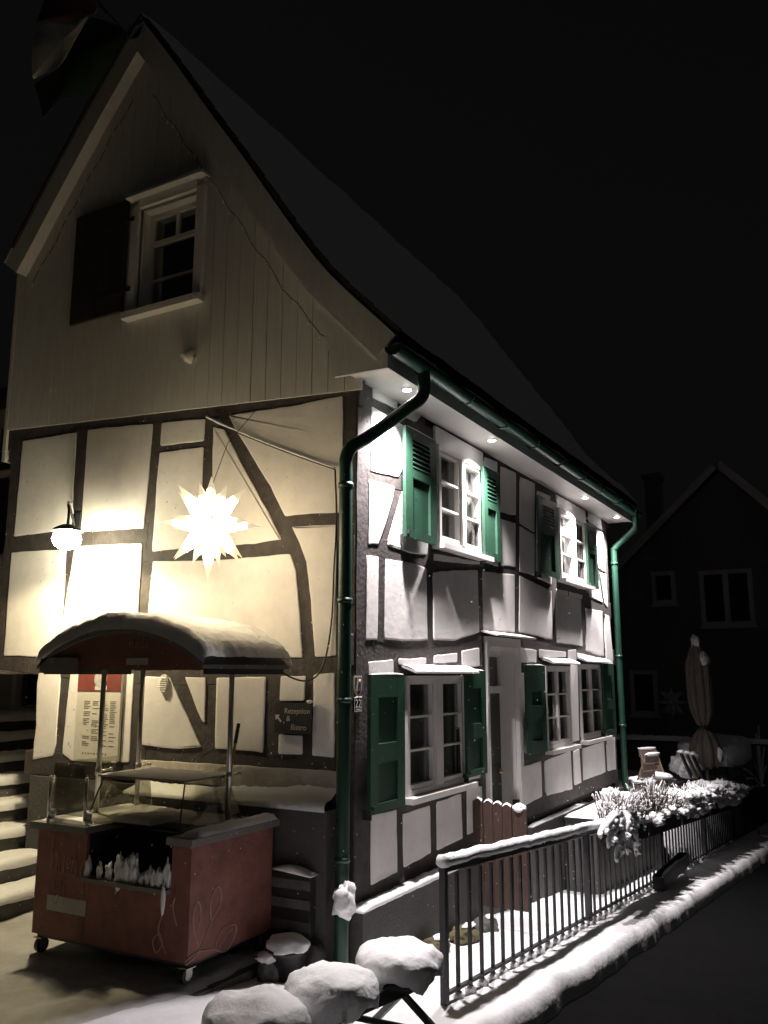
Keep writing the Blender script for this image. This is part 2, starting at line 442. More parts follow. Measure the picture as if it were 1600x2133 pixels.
# openings of the long front (x0, x1, z0, z1)
def frect(f, tl, tr, bl, br):
    a = fac(f, [tl, tr, bl, br])
    return ((a[0][0] + a[2][0]) / 2, (a[1][0] + a[3][0]) / 2, (a[2][1] + a[3][1]) / 2, (a[0][1] + a[1][1]) / 2)
W_UP1 = frect(za, (606, 640), (822, 735), (612, 1112), (828, 1158))
W_UP2 = frect(za, (1188, 935), (1318, 1000), (1194, 1268), (1325, 1305))
W_LO1 = frect(zb, (458, 255), (742, 238), (466, 838), (742, 738))
W_LO2 = frect(zb, (1128, 205), (1246, 195), (1136, 600), (1250, 572))
W_LO3 = frect(zb, (1292, 195), (1400, 188), (1302, 555), (1408, 530))
DOOR = (2.82, 3.72, 0.55, 2.92)
holes = [W_UP1, W_UP2, W_LO1, W_LO2, W_LO3, DOOR]
wall_holes('F', 0.0, HX, 0.55, 5.3, -0.22, -0.055, holes).build('front_wall_core', TIMBER, house)
GW = (1.87, 2.67, 6.27, 7.43)
gh = [GW]
wall_holes('G', 0.0, 4.57, 0.4, 5.25, -0.22, -0.055, [(3.76, 4.57, 0.4, 2.66)]).build('gable_wall_core', TIMBER, house)
MB().box((0.1, 4.40, 2.66), (HX, 4.57, 7.2)).box((0.06, 3.64, 0.4), (HX, 3.76, 2.66)).box((0.05, 3.765, 2.56), (HX, 4.56, 2.655)).box((HX - 0.16, 0.06, 0.0), (HX, 4.5, 5.3)).build('rear_wall', PLASTERD, house)
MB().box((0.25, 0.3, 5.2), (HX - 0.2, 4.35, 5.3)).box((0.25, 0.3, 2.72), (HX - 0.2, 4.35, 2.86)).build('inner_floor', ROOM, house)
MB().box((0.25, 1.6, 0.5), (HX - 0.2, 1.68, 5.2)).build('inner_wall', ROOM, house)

# long front: plaster infills
PF = [
 (za, [(308, 335), (425, 400), (425, 465), (308, 410)]),
 (za, [(445, 450), (550, 478), (515, 525), (455, 495)]),
 (za, [(302, 450), (480, 555), (470, 690), (445, 760), (430, 787), (298, 757)]),
 (za, [(292, 800), (412, 832), (400, 900), (370, 1000), (335, 1105), (287, 1108)]),
 (za, [(452, 850), (575, 890), (570, 1105), (565, 1155), (490, 1148), (380, 1113), (400, 1040), (430, 930)]),
 (za, [(600, 1150), (818, 1190), (818, 1203), (600, 1184)]),
 (za, [(280, 1158), (335, 1165), (330, 1562), (275, 1560)]),
 (za, [(372, 1178), (500, 1195), (563, 1220), (568, 1565), (430, 1565), (362, 1555)]),
 (za, [(597, 1240), (700, 1230), (808, 1228), (815, 1525), (700, 1565), (600, 1562)]),
 (za, [(832, 1235), (985, 1250), (985, 1525), (835, 1515)]),
 (za, [(1008, 1255), (1160, 1330), (1165, 1560), (1005, 1525)]),
 (za, [(1182, 1335), (1300, 1370), (1308, 1590), (1185, 1575)]),
 (za, [(1325, 1410), (1402, 1425), (1410, 1640), (1325, 1615)]),
 (za, [(1418, 1440), (1435, 1450), (1455, 1660), (1420, 1650)]),
 (za, [(840, 690), (902, 716), (902, 945), (840, 930)]),
 (za, [(917, 735), (990, 765), (990, 968), (917, 950)]),
 (za, [(1012, 785), (1080, 815), (1080, 1050), (1010, 1005)]),
 (za, [(918, 985), (988, 1005), (988, 1215), (920, 1205)]),
 (za, [(1010, 1020), (1080, 1060), (1078, 1255), (1008, 1235)]),
 (za, [(838, 1000), (905, 1020), (905, 1212), (838, 1190)]),
 (za, [(1092, 850), (1155, 878), (1160, 1298), (1087, 1262)]),
 (za, [(1182, 1318), (1238, 1330), (1238, 1350), (1182, 1337)]),
 (za, [(1246, 1332), (1308, 1348), (1306, 1368), (1246, 1354)]),
 (za, [(1335, 945), (1395, 985), (1404, 1040), (1336, 1000)]),
 (za, [(1345, 1020), (1405, 1052), (1416, 1235), (1385, 1220)]),
 (za, [(1340, 1120), (1378, 1235), (1405, 1385), (1342, 1355)]),
 (za, [(1392, 1238), (1420, 1250), (1430, 1410), (1412, 1385)]),
 (zb, [(288, 180), (405, 168), (408, 245), (288, 245)]),
 (zb, [(432, 165), (562, 162), (562, 192), (430, 195)]),
 (zb, [(602, 150), (710, 138), (710, 182), (600, 190)]),
 (zb, [(732, 128), (815, 112), (818, 200), (735, 208)]),
 (zb, [(1008, 110), (1088, 125), (1088, 185), (1008, 185)]),
 (zb, [(1102, 120), (1228, 132), (1228, 158), (1105, 162)]),
 (zb, [(1240, 125), (1278, 120), (1278, 178), (1240, 180)]),
 (zb, [(1285, 135), (1368, 157), (1368, 168), (1285, 166)]),
 (zb, [(1412, 165), (1452, 165), (1454, 345), (1415, 350)]),
 (zb, [(1012, 232), (1075, 230), (1080, 612), (1018, 632)]),
 (zb, [(1252, 190), (1284, 190), (1292, 553), (1258, 563)]),
 (zb, [(300, 300), (430, 298), (436, 850), (305, 880)]),
 (zb, [(300, 910), (420, 882), (425, 1180), (298, 1245)]),
 (zb, [(453, 905), (580, 862), (585, 1090), (457, 1160)]),
 (zb, [(615, 848), (728, 808), (735, 1020), (615, 1080)]),
 (zb, [(755, 785), (828, 772), (830, 965), (760, 1005)]),
 (zb, [(758, 240), (818, 238), (822, 730), (765, 745)]),
 (zb, [(1022, 680), (1110, 650), (1115, 820), (1028, 865)]),
 (zb, [(1128, 650), (1250, 605), (1260, 785), (1138, 818)]),
 (zb, [(1265, 605), (1292, 592), (1302, 755), (1270, 768)]),
 (zb, [(1308, 592), (1410, 560), (1418, 705), (1312, 745)]),
 (zb, [(1424, 548), (1462, 538), (1468, 690), (1430, 700)]),
]
for i, (f, p) in enumerate(PF): pillow('F', fac(f, p), 'plaster_infill', PLASTER, house, i + 1)
TF = [
 (za, [(285, 418), (500, 545), (830, 680), (1160, 862), (1440, 1010)], .13),
 (za, [(285, 775), (470, 815)], .17), (za, [(552, 475), (455, 790), (395, 950), (345, 1140)], .17),
 (za, [(225, 1133), (370, 1147), (600, 1200), (820, 1215), (1000, 1245), (1170, 1306), (1310, 1365), (1445, 1425)], .26),
 (za, [(350, 1150), (345, 1570)], .17), (za, [(580, 1100), (583, 1570)], .16), (za, [(824, 680), (825, 1530)], .14),
 (za, [(998, 745), (997, 1540)], .17), (za, [(1086, 820), (1083, 1265)], .14), (za, [(1170, 850), (1173, 1590)], .17),
 (za, [(1318, 930), (1316, 1620)], .20), (za, [(1402, 1400), (1414, 1660)], .16), (za, [(910, 715), (912, 1215)], .14),
 (za, [(840, 940), (912, 968), (1085, 1055)], .14), (za, [(1338, 1010), (1372, 1150), (1412, 1420)], .2), (za, [(1335, 1010), (1412, 1048)], .16),
 (zb, [(205, 122), (560, 128), (700, 105), (838, 78)], .26), (zb, [(995, 82), (1170, 102), (1310, 126), (1462, 158)], .24),
 (zb, [(419, 165), (445, 250), (445, 880)], .14), (zb, [(581, 140), (581, 205)], .15), (zb, [(722, 115), (740, 240), (745, 1030)], .15),
 (zb, [(419, 208), (835, 212)], .12), (zb, [(1095, 110), (1095, 640)], .14), (zb, [(1234, 120), (1245, 190), (1258, 610)], .10), (zb, [(1281, 125), (1290, 200), (1300, 610)], .08),
 (zb, [(1005, 200), (1130, 196), (1470, 176)], .13), (zb, [(285, 895), (440, 868), (780, 768), (840, 750)], .15),
 (zb, [(437, 870), (441, 1190)], .15), (zb, [(597, 840), (600, 1100)], .16), (zb, [(744, 790), (748, 1040)], .14),
 (zb, [(285, 1268), (450, 1188), (760, 1045), (850, 1003)], .22), (zb, [(1008, 885), (1140, 845), (1300, 780), (1470, 718)], .22),
 (zb, [(1008, 190), (1022, 890)], .12), (zb, [(834, 95), (840, 1000)], .10), (zb, [(1008, 655), (1130, 622), (1260, 583), (1470, 532)], .2),
 (zb, [(1118, 630), (1126, 845)], .15), (zb, [(1257, 590), (1265, 795)], .13), (zb, [(1300, 575), (1308, 765)], .13), (zb, [(1415, 520), (1425, 730)], .15),
 (zb, [(1406, 160), (1412, 540)], .1),
]
for i, (f, p, w) in enumerate(TF): timber('F', fac(f, p), w, house, i + 1)
timber('F', [(0.145, 0.80), (0.145, 5.22)], .29, house, 3, 0.004, 'corner_post')
timber('F', [(HX - 0.1, 0.80), (HX - 0.1, 5.2)], .2, house, 5, 0.004, 'corner_post')

# gable: plaster infills and beams
PG = [
 (zc, [(98, 538), (322, 503), (300, 905), (62, 935)]),
 (zc, [(370, 490), (638, 465), (620, 700), (602, 902), (340, 915)]),
 (zc, [(678, 460), (858, 445), (852, 538), (670, 558)]),
 (zc, [(667, 585), (850, 563), (842, 800), (840, 975), (637, 1000)]),
 (zc, [(892, 480), (935, 490), (1000, 620), (1100, 800), (1175, 948), (1060, 965), (882, 978)]),
 (zc, [(955, 430), (1200, 395), (1432, 350), (1428, 835), (1300, 840), (1190, 850), (1130, 730), (1040, 580), (985, 490)]),
 (zc, [(1220, 895), (1405, 885), (1402, 1430), (1315, 1435), (1298, 1200), (1280, 1040), (1250, 960)]),
 (zc, [(640, 1040), (900, 1035), (1210, 1008), (1235, 1075), (1250, 1250), (1262, 1440), (632, 1440), (622, 1250)]),
 (zc, [(315, 975), (595, 965), (578, 1245), (572, 1440), (255, 1440), (262, 1300)]),
 (zc, [(50, 1003), (278, 988), (255, 1440), (20, 1430)]),
 (zd, [(195, 315), (292, 325), (268, 690), (255, 740), (160, 760), (175, 600), (180, 400)]),
 (zd, [(342, 320), (560, 330), (560, 775), (345, 765), (300, 730)]),
 (zd, [(595, 350), (640, 350), (618, 772), (578, 770)]),
 (zd, [(692, 365), (810, 368), (860, 480), (960, 700), (850, 708), (680, 692)]),
 (zd, [(885, 368), (982, 368), (980, 585), (965, 575)]),
 (zd, [(1035, 370), (1270, 365), (1258, 725), (1028, 708)]),
 (zd, [(1340, 362), (1455, 358), (1450, 478), (1335, 485)]),
 (zd, [(1330, 642), (1440, 645), (1440, 735), (1325, 732)]),
 (zd, [(1498, 355), (1595, 345), (1595, 750), (1490, 740)]),
]
for i, (f, p) in enumerate(PG): pillow('G', gab(f, p), 'plaster_infill', PLASTER, house, i + 101)
pillow('G', gab(zd, [(672, 760), (1612, 815), (1612, 900), (1300, 905), (900, 870), (668, 845)]), 'plaster_band', PLASTERD, house, 140)
TG = [
 (zc, [(0, 535), (430, 472), (880, 412), (1500, 325)], .26), (zc, [(78, 525), (52, 950), (28, 1080), (5, 1440)], .24),
 (zc, [(347, 485), (322, 900), (298, 985), (260, 1440)], .26), (zc, [(657, 455), (622, 900), (608, 1200), (602, 1440)], .27),
 (zc, [(875, 440), (863, 800), (861, 985)], .22), (zc, [(930, 430), (1040, 635), (1150, 845), (1212, 940), (1262, 1080), (1285, 1300), (1290, 1450)], .24),
 (zc, [(660, 572), (860, 550)], .14), (zc, [(40, 968), (300, 945), (615, 934)], .28), (zc, [(620, 1022), (880, 1006), (1225, 980)], .26),
 (zc, [(1185, 875), (1420, 862)], .24), (zd, [(0, 262), (300, 300), (700, 330), (1370, 325), (1620, 318)], .30),
 (zd, [(315, 320), (285, 600), (270, 770)], .22), (zd, [(668, 350), (648, 770)], .24), (zd, [(578, 340), (566, 780)], .12), (zd, [(1008, 365), (1002, 715)], .18),
 (zd, [(1304, 360), (1294, 745)], .28), (zd, [(1475, 350), (1468, 745)], .17), (zd, [(845, 362), (925, 520), (1000, 718)], .20),
 (zd, [(120, 770), (300, 785), (640, 800)], .24), (zd, [(640, 728), (1030, 745), (1612, 785)], .22), (zd, [(1340, 560), (1450, 560)], .3),
]
for i, (f, p, w) in enumerate(TG): timber('G', gab(f, p), w, house, i + 61)
timber('G', [(0.10, 1.62), (0.10, 5.06)], .22, house, 92, 0.002, 'corner_post')

# white vertical boards of the upper gable
VR = [(2.70, 9.72), (2.19, 9.01), (1.63, 8.18), (1.15, 7.49), (0.70, 6.81), (0.40, 6.37), (0.14, 6.03), (-0.11, 5.77), (-0.35, 5.52), (-0.50, 5.36)]
VL = [(2.70, 9.72), (3.5, 8.76), (3.99, 8.13), (4.41, 7.56), (4.66, 7.24)]
def top_z(y):
    L = VR if y < 2.70 else VL
    for (a, za_), (b, zb_) in zip(L, L[1:]):
        if min(a, b) <= y <= max(a, b): return za_ + (zb_ - za_) * (y - a) / (b - a)
    return L[-1][1]
bl = gab(lambda p: p, [(20, 897), (745, 813)])
def bot_z(y): return bl[1][1] + (bl[0][1] - bl[1][1]) * (y - bl[1][0]) / (bl[0][0] - bl[1][0])
BW = 0.172; y = -0.06; i = 0
while y < 4.57:
    y1 = min(y + BW - 0.005, 4.57); o = 0.024 + 0.004 * ((i * 5) % 4) / 4
    def strip(v0f, v1f, n=3):
        ys = lin(y, y1, n); poly = [(q, v0f(q)) for q in ys] + [(q, v1f(q)) for q in reversed(ys)]
        MB().prism('G', poly, o - 0.022, o).build('board', BOARD, house)
    tf = lambda q: top_z(q) - 0.12
    if y1 > GW[0] and y < GW[1]:
        if y < GW[0] or y1 > GW[1]:
            ya, yb = y, y1
            if y < GW[0]: y1 = GW[0]; strip(bot_z, tf); y, y1 = GW[0], yb; strip(bot_z, lambda q: GW[2]); strip(lambda q: GW[3], tf); y = ya
            else: y1 = GW[1]; strip(bot_z, lambda q: GW[2]); strip(lambda q: GW[3], tf); y, y1 = GW[1], yb; strip(bot_z, tf); y = ya
        else: strip(bot_z, lambda q: GW[2]); strip(lambda q: GW[3], tf)
    else: strip(bot_z, tf)
    y += BW; i += 1
MB().box((-0.03, 4.57, 4.9), (0.1, 4.62, 7.28)).build('corner_trim', BOARD, house)

# roof
OV = -0.16; XF = HX + 0.22
prof = [Vector((p[0], p[1])) for p in reversed(VL)] + [Vector((p[0], p[1])) for p in VR[1:]]
pd = []
for a, b in zip(prof, prof[1:]):
    k = max(1, int((b - a).length / 0.14))
    for j in range(k): pd.append(a + (b - a) * (j / k))
pd.append(prof[-1])
for _ in range(2):
    pd = [pd[0]] + [(pd[i - 1] + pd[i] * 2 + pd[i + 1]) / 4 if (pd[i] - Vector((2.70, 9.72))).length > 0.25 else pd[i] for i in range(1, len(pd) - 1)] + [pd[-1]]
def pn(i):
    t = (pd[min(i + 1, len(pd) - 1)] - pd[max(i - 1, 0)]).normalized(); return Vector((-t.y, t.x)) if -t.x < 0 else Vector((t.y, -t.x))
def pnorm(i):
    t = (pd[min(i + 1, len(pd) - 1)] - pd[max(i - 1, 0)]).normalized(); n_ = Vector((t.y, -t.x))
    return n_ if n_.y > 0 else -n_
mb = MB(); n = len(pd)
for X in (OV, XF):
    for k, d in ((0, 0.0), (1, -0.11)):
        for i, p in enumerate(pd):
            q = p + pnorm(i) * d; mb.v.append((X, q.x, q.y))
for i in range(n - 1):
    mb.f += [(i, i + 1, 2 * n + i + 1, 2 * n + i), (n + i, 3 * n + i, 3 * n + i + 1, n + i + 1), (i, n + i, n + i + 1, i + 1), (2 * n + i, 2 * n + i + 1, 3 * n + i + 1, 3 * n + i)]
mb.f += [(0, 2 * n, 3 * n, n), (n - 1, 2 * n - 1, 4 * n - 1, 3 * n - 1)]
roof = mb.build('roof', ROOFM, house)
def snow_shell(x0, x1, nx, lo, hi, th, sd):
    mb = MB(); idx = range(lo, hi); xs = lin(x0, x1, nx); ny = len(idx)
    for X in xs:
        for c, i in enumerate(idx):
            e = min(1, (X - x0) / 0.12 + 0.25, (x1 - X) / 0.12 + 0.25, (c + 0.6) / 1.5, (ny - c - 0.4) / 1.5)
            h = th * e * (1 + 0.35 * noise.noise(Vector((X * 1.7, pd[i].x * 2, sd))) + 0.3 * noise.noise(Vector((X * 6, pd[i].x * 7, sd))))
            h += 0.013 * (i % 2) * min(1, e)
            q = pd[i] + pnorm(i) * (h + 0.004); mb.v.append((X, q.x, q.y))
    for a in range(nx - 1):
        for c in range(ny - 1): mb.f.append((a * ny + c, (a + 1) * ny + c, (a + 1) * ny + c + 1, a * ny + c + 1))
    return mb
snow_shell(OV - 0.02, XF - 0.02, 150, 0, n, 0.05, 4).build('roof_snow', SNOW, roof, True)
# verge tiles along the gable edge
for i in range(1, n - 1, 2):
    p, q = pd[i], pd[min(i + 2, n - 1)]
    a, b = p + pnorm(i) * 0.012, q + pnorm(i) * 0.02
    MB().bar((OV - 0.008, a.x, a.y), (OV - 0.008, b.x, b.y), 0.036, 0.05, (1, 0, 0)).build('verge_tile', ROOFM, roof)
# barge boards under the verge, soffit of the gable overhang
for lo, hi in ((0, pd.index(min(pd, key=lambda p: (p - Vector((2.70, 9.72))).length)) + 1), (pd.index(min(pd, key=lambda p: (p - Vector((2.70, 9.72))).length)), n)):
    mb = MB(); m_ = hi - lo
    for X in (OV - 0.022 - (0.004 if lo else 0), OV - 0.002):
        for d in (-0.028, -0.28):
            for i in range(lo, hi): q = pd[i] + pnorm(i) * d; mb.v.append((X, q.x, q.y))
    for i in range(m_ - 1):
        mb.f += [(i, i + 1, m_ + i + 1, m_ + i), (2 * m_ + i, 3 * m_ + i, 3 * m_ + i + 1, 2 * m_ + i + 1), (m_ + i, m_ + i + 1, 3 * m_ + i + 1, 3 * m_ + i), (i, 2 * m_ + i, 2 * m_ + i + 1, i + 1)]
    mb.f += [(0, m_, 3 * m_, 2 * m_), (m_ - 1, 3 * m_ - 1, 4 * m_ - 1, 2 * m_ - 1)]
    mb.build('barge_board', BOARD, roof)
    mb = MB()
    for X in (OV + 0.0, 0.0):
        for i in range(lo, hi): q = pd[i] + pnorm(i) * -0.25; mb.v.append((X, q.x, q.y))
        for i in range(lo, hi): q = pd[i] + pnorm(i) * -0.23; mb.v.append((X, q.x, q.y))
    for i in range(m_ - 1):
        mb.f += [(i, i + 1, 2 * m_ + i + 1, 2 * m_ + i), (m_ + i, 3 * m_ + i, 3 * m_ + i + 1, m_ + i + 1)]
    mb.build('verge_soffit', BOARD, roof)
# eaves: soffit board, closed end, fascia
SZ = 5.085
MB().box((OV + 0.035, -0.37, SZ), (XF - 0.02, -0.005, SZ + 0.025)).build('eaves_soffit', WHITE, house)
MB().box((OV + 0.035, -0.395, SZ - 0.012), (XF - 0.02, -0.372, SZ + 0.22)).build('eaves_fascia', WHITE, house)
MB().prism('G', [(-0.40, SZ - 0.015), (0.13, SZ - 0.005), (0.30, 5.75), (0.02, 5.72), (-0.40, 5.28)], -OV - 0.03, -OV + 0.002).build('eaves_end_board', BOARD, house)
MB().box((-0.10, 0.06, 5.28), (-0.03, 0.20, 5.42)).build('beam_end', TIMBER, house)

# gutter and downpipes
gr = MB(); R = 0.078; gy, gz_ = -0.475, 5.235; ng = 10; L = lin(OV - 0.05, XF + 0.03, 40)
for X in L:
    for r in (R, R - 0.008):
        for k in range(ng + 1):
            a = math.pi + math.pi * k / ng; gr.v.append((X, gy + math.cos(a) * r, gz_ + 0.002 * math.sin(X * 3) + math.sin(a) * r))
w = 2 * (ng + 1)
for i in range(len(L) - 1):
    for k in range(ng):
        gr.f += [(i * w + k, (i + 1) * w + k, (i + 1) * w + k + 1, i * w + k + 1), (i * w + ng + 1 + k, i * w + ng + 2 + k, (i + 1) * w + ng + 2 + k, (i + 1) * w + ng + 1 + k)]
    gr.f += [(i * w, i * w + ng + 1, (i + 1) * w + ng + 1, (i + 1) * w), (i * w + ng, (i + 1) * w + ng, (i + 1) * w + w - 1, i * w + w - 1)]
gut = gr.build('gutter', GREEND, house, True)
for X in (OV - 0.048, XF + 0.028):
    c = MB(); c.v = [(X, gy + math.cos(math.pi + math.pi * k / ng) * R * 1.06, gz_ + math.sin(math.pi + math.pi * k / ng) * R * 1.06) for k in range(ng + 1)]
    c.v += [(x_ + 0.012, y_, z_) for x_, y_, z_ in c.v]; m_ = ng + 1
    c.f = [tuple(range(m_)), tuple(range(2 * m_ - 1, m_ - 1, -1))] + [(i, m_ + i, m_ + (i + 1) % m_, (i + 1) % m_) for i in range(m_)]
    c.build('gutter_end_cap', GREEND, gut)
for X in lin(0.35, 8.0, 9):
    MB().tube([(X, gy + math.cos(math.pi + math.pi * k / 8) * (R + .006), gz_ + math.sin(math.pi + math.pi * k / 8) * (R + .006)) for k in range(9)], 0.011, 6).build('gutter_bracket', GREEND, gut)
sn = MB(); sn.tube([(X, gy, gz_ + 0.02 + 0.012 * math.sin(X * 5)) for X in lin(OV, XF, 80)], 0.055, 8, wob=0.3, squash=0.6); sn.build('gutter_snow', SNOW, gut, True)
def pipe(path, r, name='downpipe', bands=()):
    p = smooth_path(path, 7); o = MB().tube(p, r, 14).build(name, GREEND, house, True)
    for b in bands:
        MB().tube([(b[0], b[1], b[2] - 0.02), (b[0], b[1], b[2] + 0.02)], r + 0.008, 14).build('pipe_clamp', GREEND, o, True)
        MB().tube([(b[0] + 0.0, b[1], b[2]), (b[0] + 0.14, b[1] + 0.02, b[2])], 0.012, 6).build('clamp_screw', STEEL, o)
    return o
dx, dy = -0.115, 0.03
pipe([(0.36, gy, 5.19), (0.36, gy, 5.02), (0.33, gy + .02, 4.93), (0.24, -0.38, 4.83), (0.02, -0.12, 4.56), (-0.08, -0.01, 4.46), (dx, dy, 4.35), (dx, dy, 4.15), (dx, dy, 3.0), (dx - .005, dy, 1.5), (dx - .01, dy, .98), (dx - .02, dy, .88), (dx - .06, dy - .03, .72), (dx - .06, dy - .03, .3)], 0.056,
     bands=[(dx, dy, 4.12), (dx, dy, 2.35), (dx, dy, 3.15), (dx - .01, dy, 1.14)])
MB().lump((-0.20, -0.04, 0.86), (.09, .085, .12), 3, .5, 3, fr=3).lump((-0.17, -0.06, 0.95), (.05, .05, .06), 5, .5, 2, fr=3).build('pipe_snow', SNOW, house, True)
bx = HX + 0.10
pipe([(XF - 0.12, gy, 5.19), (XF - 0.12, gy, 5.03), (XF - 0.11, gy + .03, 4.93), (bx + 0.0, -0.22, 4.74), (bx, -0.10, 4.62), (bx, -0.09, 4.5), (bx, -0.09, 3.0), (bx, -0.09, 1.2), (bx, -0.09, -0.3)], 0.052,
     bands=[(bx, -0.09, 4.38), (bx, -0.09, 2.85), (bx, -0.09, 1.75)])

# plinth
def ledge(poly, z0, z1, name, m): 
    return MB().prism('F', [(0, 0)], 0, 0)
MB().box((-0.02, -0.10, -0.1), (2.62, 0.10, 0.74)).build('plinth', PLINTH, house)
MB().box((3.86, -0.08, -0.9), (HX + 0.02, 0.10, 0.80)).build('plinth', PLINTH, house)
MB().box((2.62, 0.0, -0.2), (3.86, 0.42, 0.555)).build('door_threshold', STONE, house)
def snow_strip(p0, p1, wid, th, name, parent, seed, axis='x', n=60):
    mb = MB(); p0, p1 = Vector(p0), Vector(p1); d = (p1 - p0).normalized(); s = d.cross(Vector((0, 0, 1))).normalized()
    prof_ = [(-.5, 0), (-.5, .45), (-.42, .8), (-.25, .97), (0, 1.0), (.25, .97), (.42, .8), (.5, .45), (.5, 0)]
    N = max(6, int((p1 - p0).length / 0.05))
    for i in range(N + 1):
        t = i / N; c = p0 + (p1 - p0) * t; e = min(1.0, 0.25 + 6 * min(t, 1 - t) * (p1 - p0).length)
        for a, h in prof_:
            k = 1 + 0.28 * noise.noise(Vector((c.x * 5 + a, c.y * 5, seed))) + 0.22 * noise.noise(Vector((c.x * 13 + a * 2, c.y * 13, seed + 5)))
            mb.v.append(c + s * (a * wid * (1 + 0.12 * (k - 1) * 4)) + Vector((0, 0, h * th * k * e)))
    m_ = len(prof_)
    for i in range(N):
        for k in range(m_): mb.f.append((i * m_ + k, i * m_ + (k + 1) % m_, (i + 1) * m_ + (k + 1) % m_, (i + 1) * m_ + k))
    mb.f += [tuple(range(m_)), tuple(N * m_ + k for k in range(m_))]
    return mb.build(name, SNOW, parent, True)
snow_strip((-0.04, -0.05, 0.742), (2.45, -0.05, 0.742), 0.13, 0.055, 'ledge_snow', house, 1)
snow_strip((3.9, -0.045, 0.802), (6.0, -0.045, 0.802), 0.08, 0.02, 'ledge_snow', house, 2)
MB().box((-0.20, 0.13, 0.2), (0.0, 2.30, 1.50)).build('gable_plinth', PLINTH, house)
MB().box((-0.045, 2.30, 0.2), (0.0, 3.75, 1.56)).build('gable_plinth', PLINTH, house)
mb = MB(); ys = lin(0.14, 2.3, 60)
for q in ys:
    for a, h in ((-.215, -.01), (-.22, .03), (-.19, .055), (-.12, .075), (-.05, .11), (-.015, .15)):
        k = 1 + .25 * noise.noise(Vector((a * 9, q * 3, 2))) + .12 * noise.noise(Vector((a * 20, q * 16, 7)))
        mb.v.append((a, q, 1.50 + h * k * (0.6 + 0.4 * max(0, 1.4 - q))))
for i in range(59):
    for k in range(5): mb.f.append((i * 6 + k, (i + 1) * 6 + k, (i + 1) * 6 + k + 1, i * 6 + k + 1))
mb.build('ledge_snow', SNOW, house, True)

# ------------------------------------------------------------------ windows, shutters, door
def casement(pl, r, rows, cols_per, depth=0.05, proud=0.03, sill=True, mull=0.07, curtain=True, lintel=False, frame_w=0.045, sashes=2, lite=None):
    u0, u1, v0, v1 = r
    f = MB()
    f.pbox(pl, u0, u0 + frame_w, v0, v1, -depth - 0.05, proud); f.pbox(pl, u1 - frame_w, u1, v0, v1, -depth - 0.05, proud)
    f.pbox(pl, u0 + frame_w, u1 - frame_w, v1 - frame_w, v1, -depth - 0.05, proud - 0.002); f.pbox(pl, u0 + frame_w, u1 - frame_w, v0, v0 + frame_w, -depth - 0.05, proud - 0.002)
    win = f.build('window', WHITE, house)
    iu0, iu1, iv0, iv1 = u0 + frame_w, u1 - frame_w, v0 + frame_w, v1 - frame_w
    if mull:
        c = (iu0 + iu1) / 2
        MB().pbox(pl, c - mull / 2, c + mull / 2, iv0, iv1, -depth - 0.04, proud + 0.012).build('mullion', WHITE, win)
        parts = [(iu0, c - mull / 2), (c + mull / 2, iu1)]
    else: parts = [(iu0 + (iu1 - iu0) * k / sashes, iu0 + (iu1 - iu0) * (k + 1) / sashes) for k in range(sashes)]
    for a, b in parts:
        sw = 0.032; s_ = MB(); a += 0.003; b -= 0.003
        s_.pbox(pl, a, a + sw, iv0, iv1, -depth, proud - 0.015); s_.pbox(pl, b - sw, b, iv0, iv1, -depth, proud - 0.015)
        s_.pbox(pl, a + sw, b - sw, iv0, iv0 + sw * 1.4, -depth, proud - 0.017); s_.pbox(pl, a + sw, b - sw, iv1 - sw, iv1, -depth, proud - 0.017)
        s_.build('sash', WHITE, win)
        pu0, pu1, pv0, pv1 = a + sw, b - sw, iv0 + sw * 1.4, iv1 - sw
        bwid = 0.02
        for k in range(1, rows):
            q = pv0 + (pv1 - pv0) * k / rows
            MB().pbox(pl, pu0, pu1, q - bwid / 2, q + bwid / 2, -depth + 0.008, proud - 0.022).build('glazing_bar', WHITE, win)
        for k in range(1, cols_per):
            q = pu0 + (pu1 - pu0) * k / cols_per
            MB().pbox(pl, q - bwid / 2, q + bwid / 2, pv0, pv1, -depth + 0.006, proud - 0.024).build('glazing_bar', WHITE, win)
        for k in range(rows):
            for j in range(cols_per):
                MB().pbox(pl, pu0 + (pu1 - pu0) * j / cols_per + 0.004, pu0 + (pu1 - pu0) * (j + 1) / cols_per - 0.004, pv0 + (pv1 - pv0) * k / rows + 0.004, pv0 + (pv1 - pv0) * (k + 1) / rows - 0.004, -0.022, -0.018).build('pane', GLASS, win)
    if sill:
        sl_ = MB().pbox(pl, u0 - 0.06, u1 + 0.07, v0 - 0.055, v0 - 0.003, -0.05, 0.125).build('sill', WHITE, win)
    if curtain:
        mb = MB(); N = 40
        for i in range(N + 1):
            u = u0 + (u1 - u0) * i / N; o = -0.085 + 0.012 * math.sin(i * 1.9) + 0.008 * noise.noise(Vector((i * .5, 0, u0)))
            mb.v += [PT(pl, u, v0 - 0.02, o), PT(pl, u, v0 + (v1 - v0) * 0.62, o * 0.98), PT(pl, u, v1 + 0.02, o)]
        for i in range(N): mb.f += [(i * 3, i * 3 + 3, i * 3 + 4, i * 3 + 1), (i * 3 + 1, i * 3 + 4, i * 3 + 5, i * 3 + 2)]
        mb.build('curtain', CURTAIN, win, True)
    return win
w1 = casement('F', W_UP1, 3, 1, proud=0.05, mull=0.085); w2 = casement('F', W_UP2, 3, 1, proud=0.05, mull=0.085)
w3 = casement('F', W_LO1, 3, 1, depth=0.05, proud=0.035, mull=0.15, frame_w=0.045)
w4 = casement('F', W_LO2, 3, 1, depth=0.05, proud=0.03, mull=0, frame_w=0.04); w5 = casement('F', W_LO3, 3, 1, depth=0.05, proud=0.03, mull=0, frame_w=0.04)
